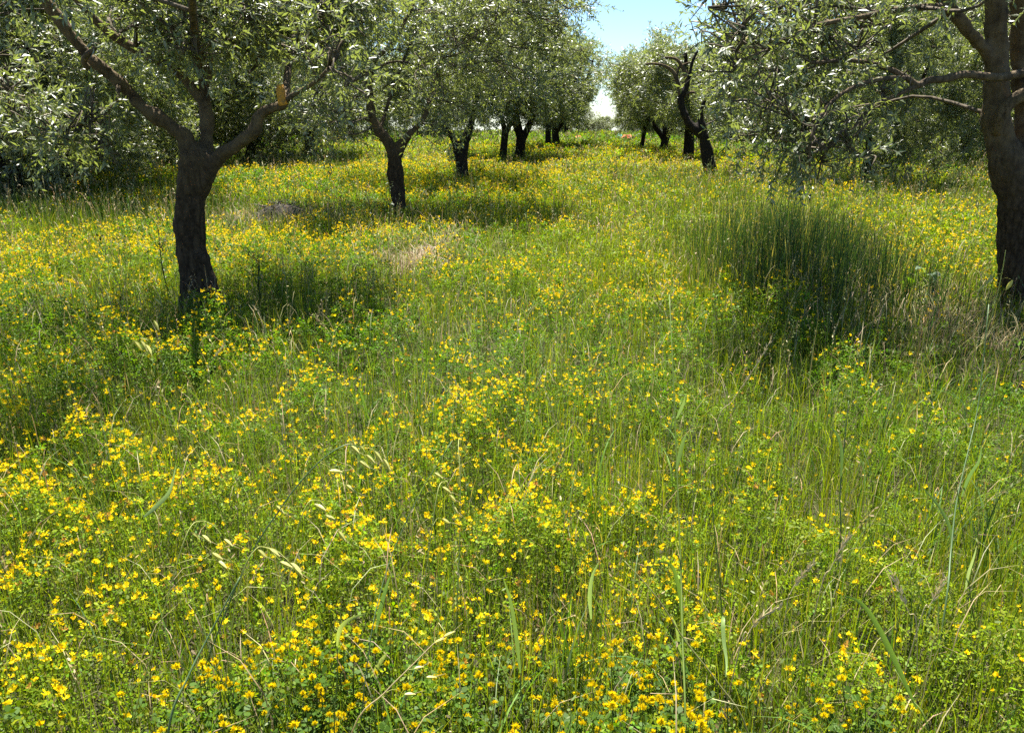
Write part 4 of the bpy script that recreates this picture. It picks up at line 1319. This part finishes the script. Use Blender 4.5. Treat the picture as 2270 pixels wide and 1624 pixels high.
# ------------------------------------------------------------------ heap of dead prunings, litter patch, nets
def heap(name, cat, label, c, sx, sy, h, mat, ntw, col, seed, tl=(.15, .5), tr=.006, skew=.75):
    r2 = np.random.default_rng(seed)
    b = np.array([c[0], c[1], float(ground_z(c[0], c[1])) - .02])
    root = empty(name, b, label, cat)
    n1, n2 = 9, 28
    rad = np.linspace(0, 1, n1)[1:]
    an = np.linspace(0, 6.283, n2, endpoint=False)
    lump = 1 + .18 * np.sin(3 * an + 1) + .12 * np.sin(5 * an)
    def hz(xx, yy):
        q = np.clip(1 - xx ** 2 - yy ** 2, 0, 1)
        return h * q ** .8 * (1 + skew * np.clip(xx, -1, 1) + .2 * np.sin(5 * xx + 2 * yy))
    gx_, gy_ = np.outer(rad, np.cos(an) * lump), np.outer(rad, np.sin(an) * lump)
    V = np.concatenate([[[0, 0, hz(0, 0)]], np.stack([gx_ * sx, gy_ * sy, hz(gx_, gy_)], -1).reshape(-1, 3)])
    i, j = np.meshgrid(np.arange(n1 - 2), np.arange(n2), indexing='ij')
    Q = np.stack([i * n2 + j, (i + 1) * n2 + j, (i + 1) * n2 + (j + 1) % n2, i * n2 + (j + 1) % n2], -1).reshape(-1, 4) + 1
    T = np.stack([np.zeros(n2, int), 1 + np.arange(n2), 1 + (np.arange(n2) + 1) % n2], -1)
    mesh_np('mound', V, [Q, T], mat, root, smooth=True)
    s = Soup()
    for m in range(ntw):
        a = r2.uniform(0, 6.28); q = math.sqrt(r2.random())
        xx, yy = q * math.cos(a), q * math.sin(a)
        p = np.array([xx * sx, yy * sy, hz(xx, yy) + r2.uniform(-.01, .03)])
        a2 = r2.uniform(0, 6.28); l = r2.uniform(*tl)
        e_ = p + np.array([math.cos(a2) * l, math.sin(a2) * l * .7, r2.normal(0, .05)])
        V, P = tube(np.array([p, (p + e_) / 2 + r2.normal(0, .02, 3), e_]), np.array([1, .8, .4]) * tr * r2.uniform(.5, 1.3), 4)
        s.add(V, P, np.array(col) * r2.uniform(.6, 1.4))
    s.build('twigs', M_STRAW, root)
    return root


heap('brush_pile', 'brush pile', 'low grey heap of dead prunings lying in the flowers right of the largest trunk', BRUSH, 1.05, .34, .29, M_BRUSH, 260, (.07, .06, .05), 41, (.08, .28), .007)
heap('litter_patch', 'dry litter', 'flat pinkish patch of dry chips and straw among the flowers before the slender olive', STRAW, .40, .42, .17, mat_noise('dry_chips', (.16, .11, .075), (.46, .36, .27), 22), 500, (.38, .30, .22), 42, (.05, .2), .005)


def net(x, y, Yd, label, mat, seed, w_=.8, h_=.45):
    r2 = np.random.default_rng(seed)
    b = px(x, y, Yd); b[2] = float(ground_z(b[0], b[1]))
    root = empty('netting_bundle', b, label, 'netting', None)
    V = []
    for i_ in range(12):
        th_ = i_ / 11 * math.pi
        for j_ in range(20):
            ph = j_ / 20 * 6.283
            r_ = 1 + .22 * math.sin(3 * ph + th_ * 2) + .12 * r2.normal()
            V.append([math.sin(th_) * math.cos(ph) * w_ / 2 * r_, math.sin(th_) * math.sin(ph) * .3 * r_, .75 * 0 + h_ * (1 + math.cos(th_)) * r_ * .85])
    Q = [[a * 20 + c_, a * 20 + (c_ + 1) % 20, (a + 1) * 20 + (c_ + 1) % 20, (a + 1) * 20 + c_] for a in range(11) for c_ in range(20)]
    mesh_np('net_folds', np.array(V), [np.array(Q)], mat, root, smooth=True)
    q = spline([[-w_ * .5, -.1, h_ * 1.0], [-w_ * .2, -.34, h_ * 1.1], [w_ * .2, -.34, h_ * .9], [w_ * .5, -.1, h_ * 1.1]], 12)
    V, P = tube(q, np.full(12, .025), 5)
    s = Soup(); s.add(V, P, (.3, .2, .1)); s.build('tie_cord', M_STRAW, root)


net(1283, 304, 47, 'small orange netting bundle in the grass at the far end, under the left row', M_NET, 1, .6, .2)
net(1388, 312, 47, 'red orange netting bundle beside the trunks at the far end of the right row', M_NET, 2, .6, .22)
net(1372, 312, 47.6, 'teal green netting bundle against the red orange one', M_TEAL, 3, .55, .2)
